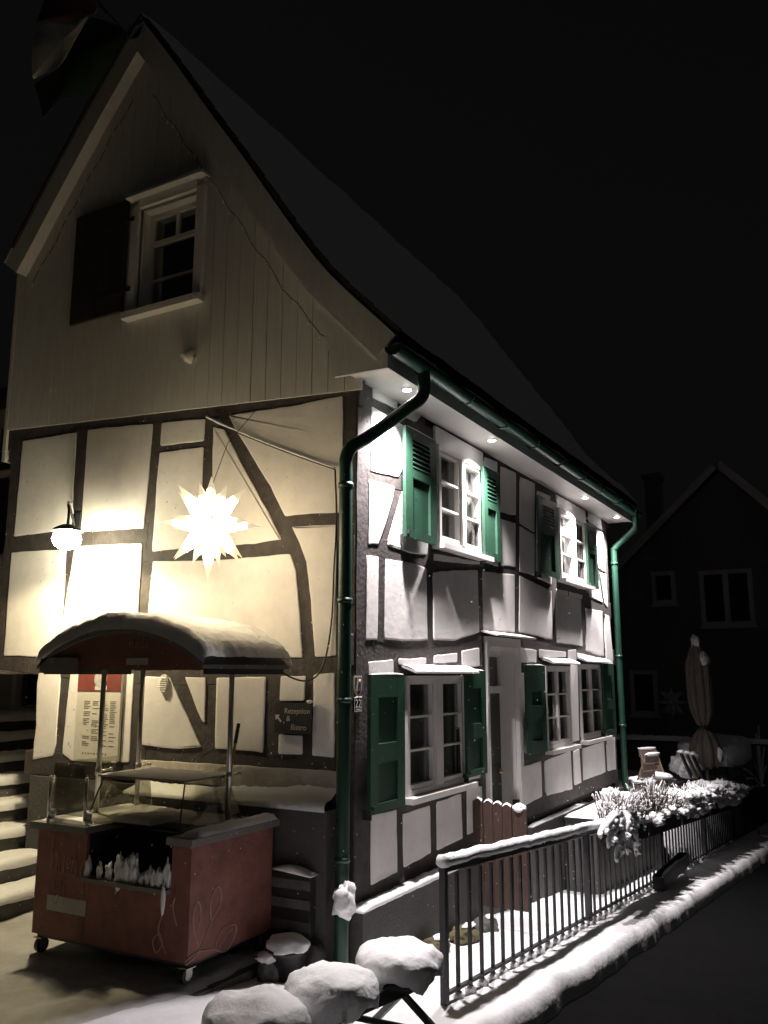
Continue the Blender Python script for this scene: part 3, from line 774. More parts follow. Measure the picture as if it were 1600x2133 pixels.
# white boards over the upper windows and sloping sheet covers over the lower ones
for r in (W_UP1, W_UP2):
    MB().pbox('F', r[0] - 0.03, r[1] + 0.05, r[3] + 0.002, min(SZ - 0.03, r[3] + 0.52), 0.0, 0.026).build('lintel_board', WHITE, house)
for r, sd in ((W_LO1, 1), (W_LO2, 2), (W_LO3, 3)):
    u0, u1 = r[0] - 0.06, r[1] + 0.08
    c = MB(); c.v = [(u0, 0.02, r[3] + 0.10), (u1, 0.02, r[3] + 0.10), (u1, -0.16, r[3] + 0.035), (u0, -0.16, r[3] + 0.035), (u0, 0.02, r[3] + 0.085), (u1, 0.02, r[3] + 0.085), (u1, -0.16, r[3] + 0.020), (u0, -0.16, r[3] + 0.020)]
    c.f = [(0, 3, 2, 1), (4, 5, 6, 7), (0, 1, 5, 4), (1, 2, 6, 5), (2, 3, 7, 6), (3, 0, 4, 7)]
    cov = c.build('window_cover', BOARD, house)
    t = MB()
    for i in range(31):
        for k in range(5):
            u = u0 + 0.01 + (u1 - u0 - 0.02) * i / 30; a = k / 4
            t.v.append((u, 0.015 - 0.172 * a, r[3] + 0.104 - 0.065 * a + 0.014 * math.sin(math.pi * min(max(a, .08), .92)) * (1 + .5 * noise.noise(Vector((u * 9, a * 3, sd))))))
    for i in range(30):
        for k in range(4): t.f.append((i * 5 + k, (i + 1) * 5 + k, (i + 1) * 5 + k + 1, i * 5 + k + 1))
    t.build('cover_snow', SNOW, cov, True)
# things seen on the inside sill of the two-light window
shelf = MB().lump((W_LO2[0] + 0.16, 0.085, W_LO2[2] + 0.22), (.11, .05, .15), 2, .2, 3)
tag(shelf.build('ceramic_goose', WHITE, None, True), 'white rounded ornament behind lower pane of the window right of the door', 'ornament')

def shutter(r, proud=0.06, th=0.034, louvre=False, m=GREEN, fields=((.17, .51), (.65, .94)), pl='F', snow=True):
    u0, u1, v0, v1 = r; H = v1 - v0; sw = 0.12 * (u1 - u0) / 0.55; b = MB()
    fl = [(0.45, 0.93)] if louvre else list(fields)
    segs = sorted([(v1 - H * f1, v1 - H * f0) for f0, f1 in fl] + ([(v1 - H * .36, v1 - H * .10)] if louvre else []))
    b.pbox(pl, u0, u0 + sw, v0, v1, proud, proud + th); b.pbox(pl, u1 - sw, u1, v0, v1, proud, proud + th)
    q = v0
    for a, c in segs: b.pbox(pl, u0 + sw, u1 - sw, q, a, proud + .001, proud + th - .001); q = c
    b.pbox(pl, u0 + sw, u1 - sw, q, v1, proud + .001, proud + th - .001)
    s_ = b.build('shutter', m, house)
    for i, (a, c) in enumerate(segs):
        if louvre and i == len(segs) - 1:
            for k in range(6):
                z = a + (c - a) * (k + .5) / 6; mb = MB()
                P = [PT(pl, u0 + sw, z + .028, proud + .004), PT(pl, u1 - sw, z + .028, proud + .004), PT(pl, u1 - sw, z - .012, proud + th + .004), PT(pl, u0 + sw, z - .012, proud + th + .004)]
                mb.v = P + [(p[0], p[1], p[2] - .008) for p in P]
                mb.f = [(0, 1, 2, 3), (7, 6, 5, 4), (0, 4, 5, 1), (1, 5, 6, 2), (2, 6, 7, 3), (3, 7, 4, 0)]
                mb.build('slat', m, s_)
            MB().pbox(pl, u0 + sw, u1 - sw, a, c, proud - .004, proud + .001).build('back_panel', m, s_)
        else: MB().pbox(pl, u0 + sw, u1 - sw, a, c, proud + .002, proud + .009).build('panel', m, s_)
    if snow: snow_strip(PT(pl, u0 + .02, v1 + .001, proud + th / 2), PT(pl, u1 - .02, v1 + .001, proud + th / 2), th, .014, 'shutter_snow', s_, u0)
    MB().pbox(pl, u0 + .02, u0 + .05, v0 + .03, v0 + .06, proud + th, proud + th + .02).pbox(pl, u0 + .03, u0 + .045, v0 - .05, v0 + .03, 0.0, proud + .02).build('shutter_hook', IRON, s_)
    return s_
def at_off(f, tl, tr, bl, br, off=0.075):
    P = [onY(*f(p), -off) for p in (tl, tr, bl, br)]
    return ((P[0].x + P[2].x) / 2, (P[1].x + P[3].x) / 2, (P[2].z + P[3].z) / 2, (P[0].z + P[1].z) / 2)
shutter(at_off(za, (458, 555), (605, 600), (466, 1075), (612, 1105)), louvre=True)
shutter(at_off(za, (832, 725), (910, 778), (842, 1168), (914, 1188)), louvre=True)
shutter(at_off(za, (1100, 885), (1188, 910), (1102, 1245), (1194, 1268)), louvre=True)
shutter(at_off(za, (1328, 1005), (1372, 1032), (1334, 1305), (1384, 1322)), louvre=True)
shutter(at_off(zb, (290, 245), (452, 238), (296, 908), (462, 860)))
shutter(at_off(zb, (752, 228), (838, 218), (758, 735), (855, 705)))
shutter(at_off(zb, (1040, 196), (1128, 198), (1045, 622), (1136, 612)), fields=((.3, .46), (.62, .86)))
shutter(at_off(zb, (1404, 190), (1456, 188), (1412, 525), (1466, 520)))
# gable window and its dark shutter
gw = MB(); u0, u1, v0, v1 = GW
for a in ((u0 - .10, u0, v0 - .02, v1 + .02), (u1, u1 + .10, v0 - .02, v1 + .02)): gw.pbox('G', *a, .0, .075)
gw.pbox('G', u0, u1, v1, v1 + .10, .0, .073)
gwin = gw.build('window', WHITE, house)
MB().pbox('G', u0 - .13, u1 + .13, v1 + .105, v1 + .135, .0, .15).build('head_board', BOARD, gwin)
MB().pbox('G', u0 - .12, u1 + .12, v0 - .09, v0 - .02, .0, .13).build('sill', WHITE, gwin)
MB().pbox('G', u0, u0 + .02, v0, v1, -.2, .0).pbox('G', u1 - .02, u1, v0, v1, -.2, .0).pbox('G', u0 + .02, u1 - .02, v1 - .02, v1, -.2, .0).pbox('G', u0 + .02, u1 - .02, v0, v0 + .03, -.2, .0).build('reveal', WHITE, gwin)
s_ = MB(); D = -.14
a, b = u0 + .02, u1 - .02; c, d = v0 + .03, v1 - .02
for q in ((a, a + .055, c, d), (b - .055, b, c, d)): s_.pbox('G', *q, D, D + .05)
for q in ((a + .055, b - .055, c, c + .07), (a + .055, b - .055, d - .055, d), (a + .055, b - .055, c + (d - c) * .67, c + (d - c) * .67 + .05)): s_.pbox('G', *q, D + .001, D + .048)
s_.build('sash', WHITE, gwin)
mid = (a + b) / 2
MB().pbox('G', mid - .02, mid + .02, c + (d - c) * .67 + .05, d - .055, D + .005, D + .044).build('glazing_bar', WHITE, gwin)
MB().pbox('G', a + .055, b - .055, c + (d - c) * .30, c + (d - c) * .30 + .022, D + .005, D + .044).build('glazing_bar', WHITE, gwin)
for q in ((a + .056, b - .056, c + .072, c + (d - c) * .3 - .001), (a + .056, b - .056, c + (d - c) * .3 + .023, c + (d - c) * .67 - .001), (a + .056, mid - .021, c + (d - c) * .67 + .051, d - .056), (mid + .021, b - .056, c + (d - c) * .67 + .051, d - .056)):
    MB().pbox('G', *q, D + .018, D + .022).build('pane', GLASS, gwin)
gs = MB().pbox('G', 2.84, 3.62, 6.30, 7.58, .04, .072).build('shutter', BROWNSH, house)
for k in range(4):
    MB().pbox('G', 2.85 + k * .193, 2.85 + k * .193 + .185, 6.31, 7.57, .0725, .078).build('plank', BROWNSH, gs)
for z in (6.5, 7.3): MB().pbox('G', 2.72, 3.2, z, z + .045, .0785, .087).build('hinge', IRON, gs)

# front door in its deep white reveal
x0, x1, z0, z1 = DOOR
d = MB(); d.pbox('F', x0 - .05, x0, z0, z1 + .05, -.02, .03); d.pbox('F', x1, x1 + .10, z0, z1 + .05, -.02, .03); d.pbox('F', x0, x1, z1 - .06, z1 + .05, -.02, .029)
df = d.build('door_frame', WHITE, house)
MB().pbox('F', x0, x0 + .02, z0, z1 - .06, -.26, -.02).pbox('F', x1 - .02, x1, z0, z1 - .06, -.26, -.02).pbox('F', x0 + .02, x1 - .02, z1 - .08, z1 - .06, -.26, -.02).build('door_reveal', WHITE, df)
MB().pbox('F', x0 + .02, x1 - .02, z1 - .16, z1 - .08, -.255, -.19).pbox('F', x0 + .02, x1 - .02, z1 - .58, z1 - .50, -.255, -.17).build('transom_bar', WHITE, df)
MB().pbox('F', x0 + .02, x1 - .02, z1 - .5, z1 - .16, -.235, -.23).build('transom_pane', GLASS, df)
dl = MB().pbox('F', x0 + .02, x1 - .02, z0 + .01, z1 - .58, -.255, -.21).build('door_leaf', DOORM, df)
dr = MB()
MB().pbox('F', x0 + .12, x1 - .12, z1 - 1.25, z1 - .7, -.209, -.195).build('door_panel', DOORM, df)
MB().pbox('F', x0 + .12, x1 - .12, z0 + .15, z1 - 1.4, -.209, -.195).build('door_panel', DOORM, df)
MB().lump((x1 - .12, .18, 1.45), (.03, .03, .03), 1, 0, 2).build('door_knob', mat('brass', (.6, .4, .15), .3, .1, metal=1), df, True)
c = MB(); c.v = [(x0 - .16, .02, z1 + .12), (x1 + .18, .02, z1 + .12), (x1 + .18, -.20, z1 + .065), (x0 - .16, -.20, z1 + .065)]
c.v += [(a_, b_, c_ - .02) for a_, b_, c_ in c.v]; c.f = [(0, 3, 2, 1), (4, 5, 6, 7), (0, 1, 5, 4), (1, 2, 6, 5), (2, 3, 7, 6), (3, 0, 4, 7)]
c.build('door_cover', BOARD, house)

# annex set back at the left edge, with its windows
AX = 2.2
an = thing('annex', (AX, 5.5, 0.5), 'set-back part of the house at the left edge, with white-framed windows', 'house annex')
def axr(px):
    p = [onX(a, b, AX) for a, b in px]; return (p[1].y, p[0].y, p[1].z, p[0].z)
AW1 = axr([(33, 1384), (88, 1490)]); AW2 = axr([(-60, 925), (44, 1165)])
wall_holes('G', 3.8, 9.5, 0.4, 6.6, -AX - 0.3, -AX, [AW1, AW2]).build('wall', PLASTERD, an)
MB().box((AX - .4, 4.6, 6.6), (AX + 3, 9.6, 6.75)).build('roof', ROOFM, an)
def anwin(u0, u1, v0, v1):
    f = MB()
    for q in ((u0, u0 + .09, v0, v1), (u1 - .09, u1, v0, v1), (u0 + .09, u1 - .09, v0, v0 + .10), (u0 + .09, u1 - .09, v1 - .09, v1)): f.pbox('G', *q, -AX - .08, -AX + .04)
    if v1 - v0 > .8: f.pbox('G', u0 + .09, u1 - .09, v0 + (v1 - v0) * .68, v0 + (v1 - v0) * .68 + .08, -AX - .08, -AX + .038)
    o = f.build('window', WHITE, an); MB().pbox('G', u0 + .09, u1 - .09, v0 + .10, v1 - .09, -AX - .06, -AX - .055).build('pane', GLASS, o)
    MB().pbox('G', u0 - .03, u1 + .03, v0 - .07, v0 - .001, -AX, -AX + .12).build('sill', WHITE, o)
anwin(*AW1); anwin(*AW2)
MB().box((AX + .6, 3.9, .5), (AX + .62, 9.4, 6.5)).build('inner_wall', ROOM, an)
for v0, v1 in ((AW1[3] + .05, AW1[3] + .32), (AW2[2] - .45, AW2[2] - .10), (AW1[2] - .35, AW1[2] - .12)):
    MB().pbox('G', 4.6, 9.5, v0, v1, -AX + .001, -AX + .012).build('timber_beam', TIMBER, an)

# ------------------------------------------------------------------ soffit spotlights
SPX = ((0.45, -.26), (2.42, -.28), (6.0, -.28), (7.8, -.28))
wh = ('nearest the corner, behind the bent downpipe', 'above the upper window next to the corner', 'third from the corner, by the far upper window', 'at the far end by the far downpipe')
for (X, SY), d_ in zip(SPX, wh):
    t = thing('soffit_spotlight', (X, SY, SZ), 'small white spotlight in the eaves soffit, ' + d_, 'spotlight', 'spotlights in the eaves soffit')
    ring = MB(); N = 20
    for r, z in ((.041, -.001), (.041, -.008), (.052, -.008), (.056, -.001)):
        for k in range(N): ring.v.append((X + r * math.cos(2 * math.pi * k / N), SY + r * math.sin(2 * math.pi * k / N), SZ + z))
    for j in range(3):
        for k in range(N): ring.f.append((j * N + k, j * N + (k + 1) % N, (j + 1) * N + (k + 1) % N, (j + 1) * N + k))
    ring.build('bezel', STEEL, t, True)
    ln = MB(); ln.v = [(X + .040 * math.cos(2 * math.pi * k / N), SY + .040 * math.sin(2 * math.pi * k / N), SZ - .010) for k in range(N)] + [(X, SY, SZ - .022)]
    ln.f = [(k, (k + 1) % N, N) for k in range(N)]
    ln.build('lens', LEDM, t, True)
    L = bpy.data.lights.new('spot_light', 'SPOT'); L.energy = SPOT_W; L.spot_size = math.radians(114); L.spot_blend = 0.95; L.shadow_soft_size = 0.06
    L.color = (1.0, 0.925, 0.93)
    lo = bpy.data.objects.new('spot_light', L); COL.objects.link(lo); lo.location = (0, 0, -0.045); lo.parent = t

# ------------------------------------------------------------------ wall lantern
LP = Vector((-0.48, 2.95, 3.88))
t = thing('wall_lantern', (0, 3.25, 4.0), 'glowing round wall lantern on a curved iron arm, left on the gable', 'wall lamp')
MB().pbox('G', 3.30, 3.40, 3.95, 4.20, .010, .035).build('wall_plate', IRON, t)
MB().tube(smooth_path([(-.03, 3.35, 4.02), (-.10, 3.33, 4.14), (-.22, 3.24, 4.22), (-.36, 3.10, 4.20), (LP.x + .03, LP.y + .03, 4.12), (LP.x, LP.y, LP.z + .09)]), .014, 8).build('arm', IRON, t, True)
MB().tube(smooth_path([(-.12, 3.32, 4.18), (-.22, 3.24, 4.245), (-.36, 3.10, 4.225)]), .022, 8, wob=.3).build('arm_snow', SNOW, t, True)
sh = MB(); N = 24
for r, z in ((.02, .10), (.06, .09), (.12, .06), (.155, .03), (.150, .026), (.115, .052), (.055, .08), (.0, .085)):
    for k in range(N): sh.v.append((LP.x + r * math.cos(2 * math.pi * k / N), LP.y + r * math.sin(2 * math.pi * k / N), LP.z + z))
for j in range(7):
    for k in range(N): sh.f.append((j * N + k, j * N + (k + 1) % N, (j + 1) * N + (k + 1) % N, (j + 1) * N + k))
sh.build('shade', IRON, t, True)
MB().lump((LP.x, LP.y, LP.z - .045), (.135, .135, .105), 1, 0, 3).build('glass_globe', BULBM, t, True)
L = bpy.data.lights.new('lantern_light', 'SPOT'); L.energy = LAMP_W; L.spot_size = math.radians(168); L.spot_blend = 0.25; L.shadow_soft_size = .05; L.color = (1.0, 0.80, 0.47)
lo = bpy.data.objects.new('lantern_light', L); COL.objects.link(lo); lo.location = Vector((LP.x, LP.y, LP.z - .225)) - t.location; lo.parent = t

# ------------------------------------------------------------------ lit Moravian star
def star(center, size, name, label, m_body, m_tip, long_down=1.0, parent_kind='star'):
    c = Vector(center); t = thing(name, c, label, 'star')
    dirs = []
    for lat, k, off in ((90, 1, 0), (45, 8, 22), (0, 8, 0), (-45, 8, 22), (-90, 1, 0)):
        for i in range(k):
            a = math.radians(360 * i / k + off); e = math.radians(lat)
            dirs.append(Vector((math.cos(e) * math.cos(a), math.cos(e) * math.sin(a), math.sin(e))))
    for d in dirs:
        up = Vector((0, 0, 1)) if abs(d.z) < .9 else Vector((1, 0, 0))
        r = d.cross(up).normalized(); u = r.cross(d)
        ln = size * (0.9 + .1 * random.random()) * (long_down if d.z < -.9 else 1.0); b = size * .30; w = size * .125
        base = [c + d * b + r * w + u * w, c + d * b - r * w + u * w, c + d * b - r * w - u * w, c + d * b + r * w - u * w]
        k = .60; midp = [p + (c + d * ln - p) * k for p in base]
        mb = MB(); mb.v = base + midp; mb.f = [(i, (i + 1) % 4, 4 + (i + 1) % 4, 4 + i) for i in range(4)] + [(3, 2, 1, 0)]
        sp = mb.build('star_point', m_body, t)
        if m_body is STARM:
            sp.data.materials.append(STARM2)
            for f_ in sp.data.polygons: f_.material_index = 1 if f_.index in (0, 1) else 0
        mb = MB(); mb.v = midp + [c + d * ln]; mb.f = [(i, (i + 1) % 4, 4) for i in range(4)]
        mb.build('star_tip', m_tip, sp)
    MB().lump(c, (size * .31,) * 3, 1, 0, 2).build('star_core', m_body, t)
    return t
SC = onX(437, 1092, -.78)
star(SC, 0.435, 'lit_paper_star', 'bright many-pointed glowing star hanging in front of the gable', STARM, STARTIP, 1.18)
MB().tube([SC + Vector((0, 0, .3)), (SC.x + .25, SC.y + .05, SC.z + .75), (-.03, SC.y + .12, 4.98)], .003, 5).build('star_cord', CABLE, None)
tag(bpy.data.objects['star_cord'], 'thin dark cord above the glowing star', 'cord')
# cable with snow running to the downpipe and down to the cart
cabl = MB().tube(smooth_path([onX(430, 872, -.035), onX(475, 893, -.032), onX(560, 928, -.032), onX(640, 958, -.032), onX(698, 978, -.05)]), .006, 6)
cb = thing('snowy_cable', (-.05, 1.0, 4.6), 'dark cable with snow on top, slanting across the upper gable to the downpipe', 'cable')
cabl.build('cable', CABLE, cb, True)
MB().tube(smooth_path([onX(430, 868, -.035), onX(475, 889, -.032), onX(560, 924, -.032), onX(640, 954, -.032), onX(698, 975, -.05)]), [.012] * 4 + [.014] * 3 + [.008] * 18, 6, wob=.4).build('cable_snow', SNOW, cb, True)
MB().tube(smooth_path([onX(698, 978, -.05), onX(701, 1080, -.03), onX(696, 1180, -.03), onX(690, 1300, -.03), onX(672, 1390, -.06), onX(640, 1418, -.12), onX(600, 1408, -.2), onX(578, 1388, -.27)]), .008, 6).build('hanging_cable', CABLE, None, True)
tag(bpy.data.objects['hanging_cable'], 'thin black cable hanging beside the near downpipe and sagging towards the cart roof', 'cable')

# ------------------------------------------------------------------ signs on the house
t = thing('direction_sign', (-.03, .55, 1.95), 'black chalkboard reading Rezeption & Bistro with an arrow, on the gable', 'sign')
q = [onX(*p, -.035) for p in ((573, 1462), (652, 1466), (573, 1526), (647, 1530))]
yl, yr = (q[0].y + q[2].y) / 2, (q[1].y + q[3].y) / 2; zt, zb0 = (q[0].z + q[1].z) / 2, (q[2].z + q[3].z) / 2
MB().pbox('G', yr, yl, zb0, zt, .022, .04).build('board', CHALKB, t)
H = zt - zb0; W = yl - yr
c = MB(); text_mb(c, 'G', 'Rezeption', yl - W * .26, zt - H * .35, H * .255, .0405, .12); text_mb(c, 'G', '&', yl - W * .32, zt - H * .60, H * .26, .0405, .1); text_mb(c, 'G', 'Bistro', yl - W * .44, zt - H * .88, H * .26, .0405, .12)
c.build('lettering', CHALK, t)
a = MB(); a.prism('G', [(yl - W * .02, zt - H * .40), (yl - W * .14, zt - H * .40), (yl - W * .105, zt - H * .46), (yl - W * .20, zt - H * .60), (yl - W * .165, zt - H * .655), (yl - W * .07, zt - H * .52), (yl - W * .03, zt - H * .58)], .0402, .042); a.build('arrow', CHALK, t)
MB().lump((-.04, yr + .02, zt + .012), (.02, .03, .015), 2, .3, 2).build('sign_snow', SNOW, t, True)

q = onY(745, 1468, -.02)
t = thing('house_number_plate', (q.x, -.02, q.z), 'small black enamel house number plate reading 22 on the corner post', 'house number')
MB().pbox('F', q.x - .062, q.x + .062, q.z - .055, q.z + .058, .012, .024).build('plate', ENAMEL, t)
c = MB(); text_mb(c, 'F', '22', q.x, q.z - .022, .095, .0245, 0, align='CENTER')
for k in range(7): c.pbox('F', q.x - .035 + k * .0105, q.x - .029 + k * .0105, q.z - .046 + .004 * (k % 2), q.z - .034 + .003 * ((k + 1) % 2), .0245, .0265)
for a in ((-.058, -.054, -.05, .053), (.054, .058, -.05, .053), (-.058, .058, .053, .057), (-.058, .058, -.054, -.050)): c.pbox('F', q.x + a[0], q.x + a[1], q.z + a[2], q.z + a[3], .0243, .0262)
c.build('lettering', WHITE, t)
snow_strip((q.x - .055, -.018, q.z + .0585), (q.x + .06, -.018, q.z + .0585), .018, .010, 'plate_snow', t, 3)
q = onY(746, 1427, -.02)
t = thing('coat_of_arms_plate', (q.x, -.02, q.z), 'small shield with a diagonal white band and brown figure, above the house number', 'shield')
shp = [(-.06, .075), (.06, .075), (.062, .0), (.052, -.045), (.03, -.075), (0, -.092), (-.03, -.075), (-.052, -.045), (-.062, 0)]
MB().prism('F', [(q.x + a, q.z + b) for a, b in shp], .012, .022).build('shield_rim', mat('pale_enamel', (.6, .58, .55), .35, .1), t)
MB().prism('F', [(q.x + a * .82, q.z + b * .82) for a, b in shp], .0222, .024).build('shield_field', mat('brown_enamel', (.16, .09, .06), .35, .4, 30), t)
MB().prism('F', [(q.x - .015, q.z + .055), (q.x + .0, q.z + .055), (q.x - .025, q.z - .055), (q.x - .038, q.z - .04)], .0241, .026).build('shield_band', MATS['pale_enamel'], t)
MB().prism('F', [(q.x - .046, q.z + .055), (q.x - .02, q.z + .055), (q.x - .042, q.z - .03), (q.x - .048, q.z - .01)], .0241, .0255).build('shield_green', FLAGG, t)
m_ = MB(); m_.tube([(q.x + .018, -.025, q.z + .045), (q.x + .012, -.025, q.z + .02), (q.x + .02, -.025, q.z - .01), (q.x + .005, -.025, q.z - .045)], [.008, .012, .011, .006], 6); m_.tube([(q.x + .02, -.025, q.z - .0), (q.x + .034, -.025, q.z - .04)], .006, 6)
m_.build('shield_figure', mat('tan_enamel', (.42, .28, .2), .4, .2), t, True)

# menu board
q = [onX(*p, -.05) for p in ((160, 1390), (252, 1395), (157, 1578), (246, 1590))]
yl, yr = (q[0].y + q[2].y) / 2, (q[1].y + q[3].y) / 2; zt, zb0 = (q[0].z + q[1].z) / 2 + .02, (q[2].z + q[3].z) / 2
t = thing('menu_board', (-.04, (yl + yr) / 2, zb0), 'tall pale menu board with red top and round badge, behind the cart posts', 'menu board')
MB().pbox('G', yr, yl, zb0, zt, .02, .05).build('board', PAPER, t)
H = zt - zb0; W = yl - yr; zr = onX(200, 1440, -.05).z
MB().pbox('G', yr + .002, yl - .002, zr, zt - .002, .0505, .053).build('red_header', REDP, t)
bd = MB(); N = 24; cy_, cz_ = (yl + yr) / 2 - .02, zr + .12
bd.v = [(-.056, cy_ + .085 * math.cos(2 * math.pi * k / N), cz_ + .085 * math.sin(2 * math.pi * k / N)) for k in range(N)] + [(-.0535, cy_ + .085 * math.cos(2 * math.pi * k / N), cz_ + .085 * math.sin(2 * math.pi * k / N)) for k in range(N)]
bd.f = [tuple(range(N))] + [(k, (k + 1) % N, N + (k + 1) % N, N + k) for k in range(N)]
bd.build('badge', mat('badge_grey', (.5, .5, .48), .5, .3, 40), t)
MB().pbox('G', cy_ - .09, cy_ + .07, zr + .012, zr + .05, .0532, .0548).build('header_label', PAPER, t)
pr = MB(); rr = random.Random(3)
for colu in range(4):
    u = yl - W * (.18 + .2 * colu); v = zr - .10
    while v > zb0 + .12:
        blk = int((zr - v) / .17) % 3
        if rr.random() < (.85 if blk != 2 else .45):
            L_ = W * (.09 + .08 * rr.random()); pr.pbox('G', u - L_, u, v, v + .0075, .0502, .0512)
        v -= .0165
for k in range(9): pr.pbox('G', yl - W * (.2 + .065 * k) - .018, yl - W * (.2 + .065 * k), zb0 + .05 + .006 * (k % 2), zb0 + .068, .0502, .0512)
pr.build('print', INK, t)
q = onX(340, 1424, -.03)
v_ = thing('round_vent', (-.03, q.y, q.z), 'small round white vent grille on the plaster right of the menu board', 'vent')
N = 20; b = MB(); b.v = [(-o, q.y + .06 * math.cos(2 * math.pi * k / N), q.z + .085 * math.sin(2 * math.pi * k / N)) for o in (.012, .03) for k in range(N)]
b.f = [tuple(range(N, 2 * N))] + [(k, (k + 1) % N, N + (k + 1) % N, N + k) for k in range(N)]
b.build('disc', PAPER, v_)
for k in range(7):
    z = q.z - .06 + .02 * k; hw = .05 * math.sqrt(max(0, 1 - ((z - q.z) / .08) ** 2)); c = MB()
    c.v = [(-.031, q.y - hw, z), (-.031, q.y + hw, z), (-.042, q.y + hw, z - .010), (-.042, q.y - hw, z - .010)]; c.v += [(x_ , y_, z_ - .004) for x_, y_, z_ in c.v]
    c.f = [(0, 1, 2, 3), (7, 6, 5, 4), (0, 4, 5, 1), (1, 5, 6, 2), (2, 6, 7, 3), (3, 7, 4, 0)]; c.build('slat', PAPER, v_)
q = onX(393, 742, -.10)
t = thing('floodlight', (-.02, q.y, q.z), 'small unlit pale floodlight on the white gable boards below the window', 'floodlight')
MB().tube([(-.03, q.y, q.z + .03), (-.09, q.y, q.z + .0)], .02, 8).build('bracket', IRON, t)
MB().tube([(-.07, q.y - .02, q.z + .07), (-.12, q.y + .02, q.z - .03)], [.03, .07], 12).build('housing', BOARD, t, True)
q = onX(108, 812, -.05)
t = thing('wire_hook', (-.03, q.y, q.z), 'tiny metal hook on the white boards above the lantern', 'hook')
MB().tube(smooth_path([(-.02, q.y, q.z + .07), (-.06, q.y, q.z + .02), (-.05, q.y + .04, q.z - .02), (-.02, q.y + .08, q.z - .01)]), .008, 6).build('hook', STEEL, t, True)
# unlit fairy lights along the verge
fl = thing('fairy_light_string', (-.05, 2.7, 9.2), 'unlit fairy light string following the gable roof edge', 'fairy lights')
ap = pd.index(min(pd, key=lambda p: (p - Vector((2.70, 9.72))).length))
line = [(-.06, pd[i].x + pnorm(i).x * -.46, pd[i].y + pnorm(i).y * -.46 + .03 * math.sin(i * 1.7)) for i in range(n) if pd[i].y < 9.2 and abs((pd[i] + pnorm(i) * -.46).x - 2.7) > .05]
lft = [p for p in line if p[1] > 2.7]; rgt = [p for p in line if p[1] < 2.7 and p[1] > 0.1]
for seg in (lft, rgt):
    if len(seg) > 2: MB().tube(seg, .004, 5).build('wire', CABLE, fl)
bulb = MB().tube([(0, 0, 0), (-.006, 0, -.05)], [.007, .012], 6).build('light_bulb', PAPER, fl, True)
bulb.location = Vector(rgt[0])
for i, p in enumerate((rgt + lft)[1:]):
    o = bulb.copy(); COL.objects.link(o); o.location = Vector(p)

# flag of three bands on a pole at the verge
t = thing('flag', (-.2, 2.98, 9.55), 'flag with red, white and green bands on a slanting pole left of the gable peak', 'flag')
p0, p1 = onX(262, 72, -.18), onX(190, -12, -.75)
MB().tube([p0, p1, p1 + (p1 - p0) * .8], .02, 8).build('pole', IRON, t)
def band(name, px, m_, X):
    P = [onX(a, b, X) for a, b in px]; c_ = sum((Vector((p.y, p.z)) for p in P), Vector((0, 0))) / len(P)
    Q = outline([(p.y, p.z) for p in P], .03, .06, .012, X * 9); mb = MB(); k = len(Q)
    for th in (0, .012):
        for p in Q: mb.v.append((X + th + .05 * math.sin(p.x * 7 + p.y * 3), p.x, p.y))
        mb.v.append((X + th + .05 * math.sin(c_.x * 7 + c_.y * 3), c_.x, c_.y))
    for i in range(k):
        j = (i + 1) % k; mb.f += [(i, j, k), (k + 1 + j, k + 1 + i, 2 * k + 1), (i, k + 1 + i, k + 1 + j, j)]
    return mb.build(name, m_, t, True)
band('white_band', [(82, 66), (110, 50), (150, 46), (190, 40), (165, 75), (110, 135), (70, 166), (74, 100)], FLAGW, -.62)
band('red_band', [(80, 52), (110, -30), (215, -30), (205, 35), (165, 38), (120, 44)], FLAGR, -.62)
band('green_band', [(196, 42), (240, 45), (252, 68), (230, 120), (180, 190), (80, 240), (72, 175), (112, 138), (168, 78)], FLAGG, -.62)

# ------------------------------------------------------------------ snack cart
ct = thing('vending_cart', (-0.78, 1.35, PZ), 'rust red vending cart on castors with an arched snow-covered roof', 'cart')
CX0, CX1, CY0, CY1, CZ0, CZ1 = -1.25, -0.30, 0.57, 2.14, 0.60, 1.37
MB().box((CX0, CY0, CZ0), (CX1, CY0 + .025, CZ1)).build('end_panel', CARTRED, ct)
MB().box((CX0, CY1 - .025, CZ0), (CX1, CY1, CZ1)).build('end_panel', CARTRED, ct)
MB().box((CX1 - .025, CY0 + .026, CZ0), (CX1 - .001, CY1 - .026, CZ1)).build('back_panel', CARTRED, ct)
MB().box((CX0 + .001, 1.60, CZ0), (CX0 + .026, CY1 - .026, CZ1)).build('front_panel', CARTRED, ct)
MB().box((CX0 + .001, CY0 + .026, CZ0), (CX0 + .026, .75, CZ1)).build('front_panel', CARTRED, ct)
MB().box((CX0 + .002, .751, CZ0), (CX0 + .026, 1.599, 1.03)).build('front_panel', CARTRED, ct)
MB().box((CX0 + .03, .74, 1.0), (CX1 - .03, 1.61, 1.02)).box((CX0 + .03, .735, 1.02), (CX1 - .03, .75, CZ1)).box((CX0 + .03, 1.60, 1.02), (CX1 - .03, 1.615, CZ1)).box((CX0 + .45, .751, 1.02), (CX0 + .47, 1.599, CZ1)).build('recess_lining', CARTIN, ct)
MB().box((CX0 + .03, CY0 + .03, CZ0 - .03), (CX1 - .03, CY1 - .03, CZ0 + .01)).build('chassis', IRON, ct)
rail = MB().box((CX0 - .045, .75, 1.035), (CX0 + .05, 1.60, 1.065)).build('front_shelf', CARTTOP, ct)
tr = MB().box((CX0 - .045, .53, CZ1), (CX1 + .035, .77, CZ1 + .05)).build('counter_top', CARTTOP, ct)
tl = MB().box((CX0 - .045, 1.58, CZ1), (CX1 + .035, 2.185, CZ1 + .05)).build('counter_top', CARTTOP, ct)
MB().box((CX0 + .47, .77, CZ1), (CX1 + .035, 1.58, CZ1 + .048)).build('counter_top', CARTTOP, ct)
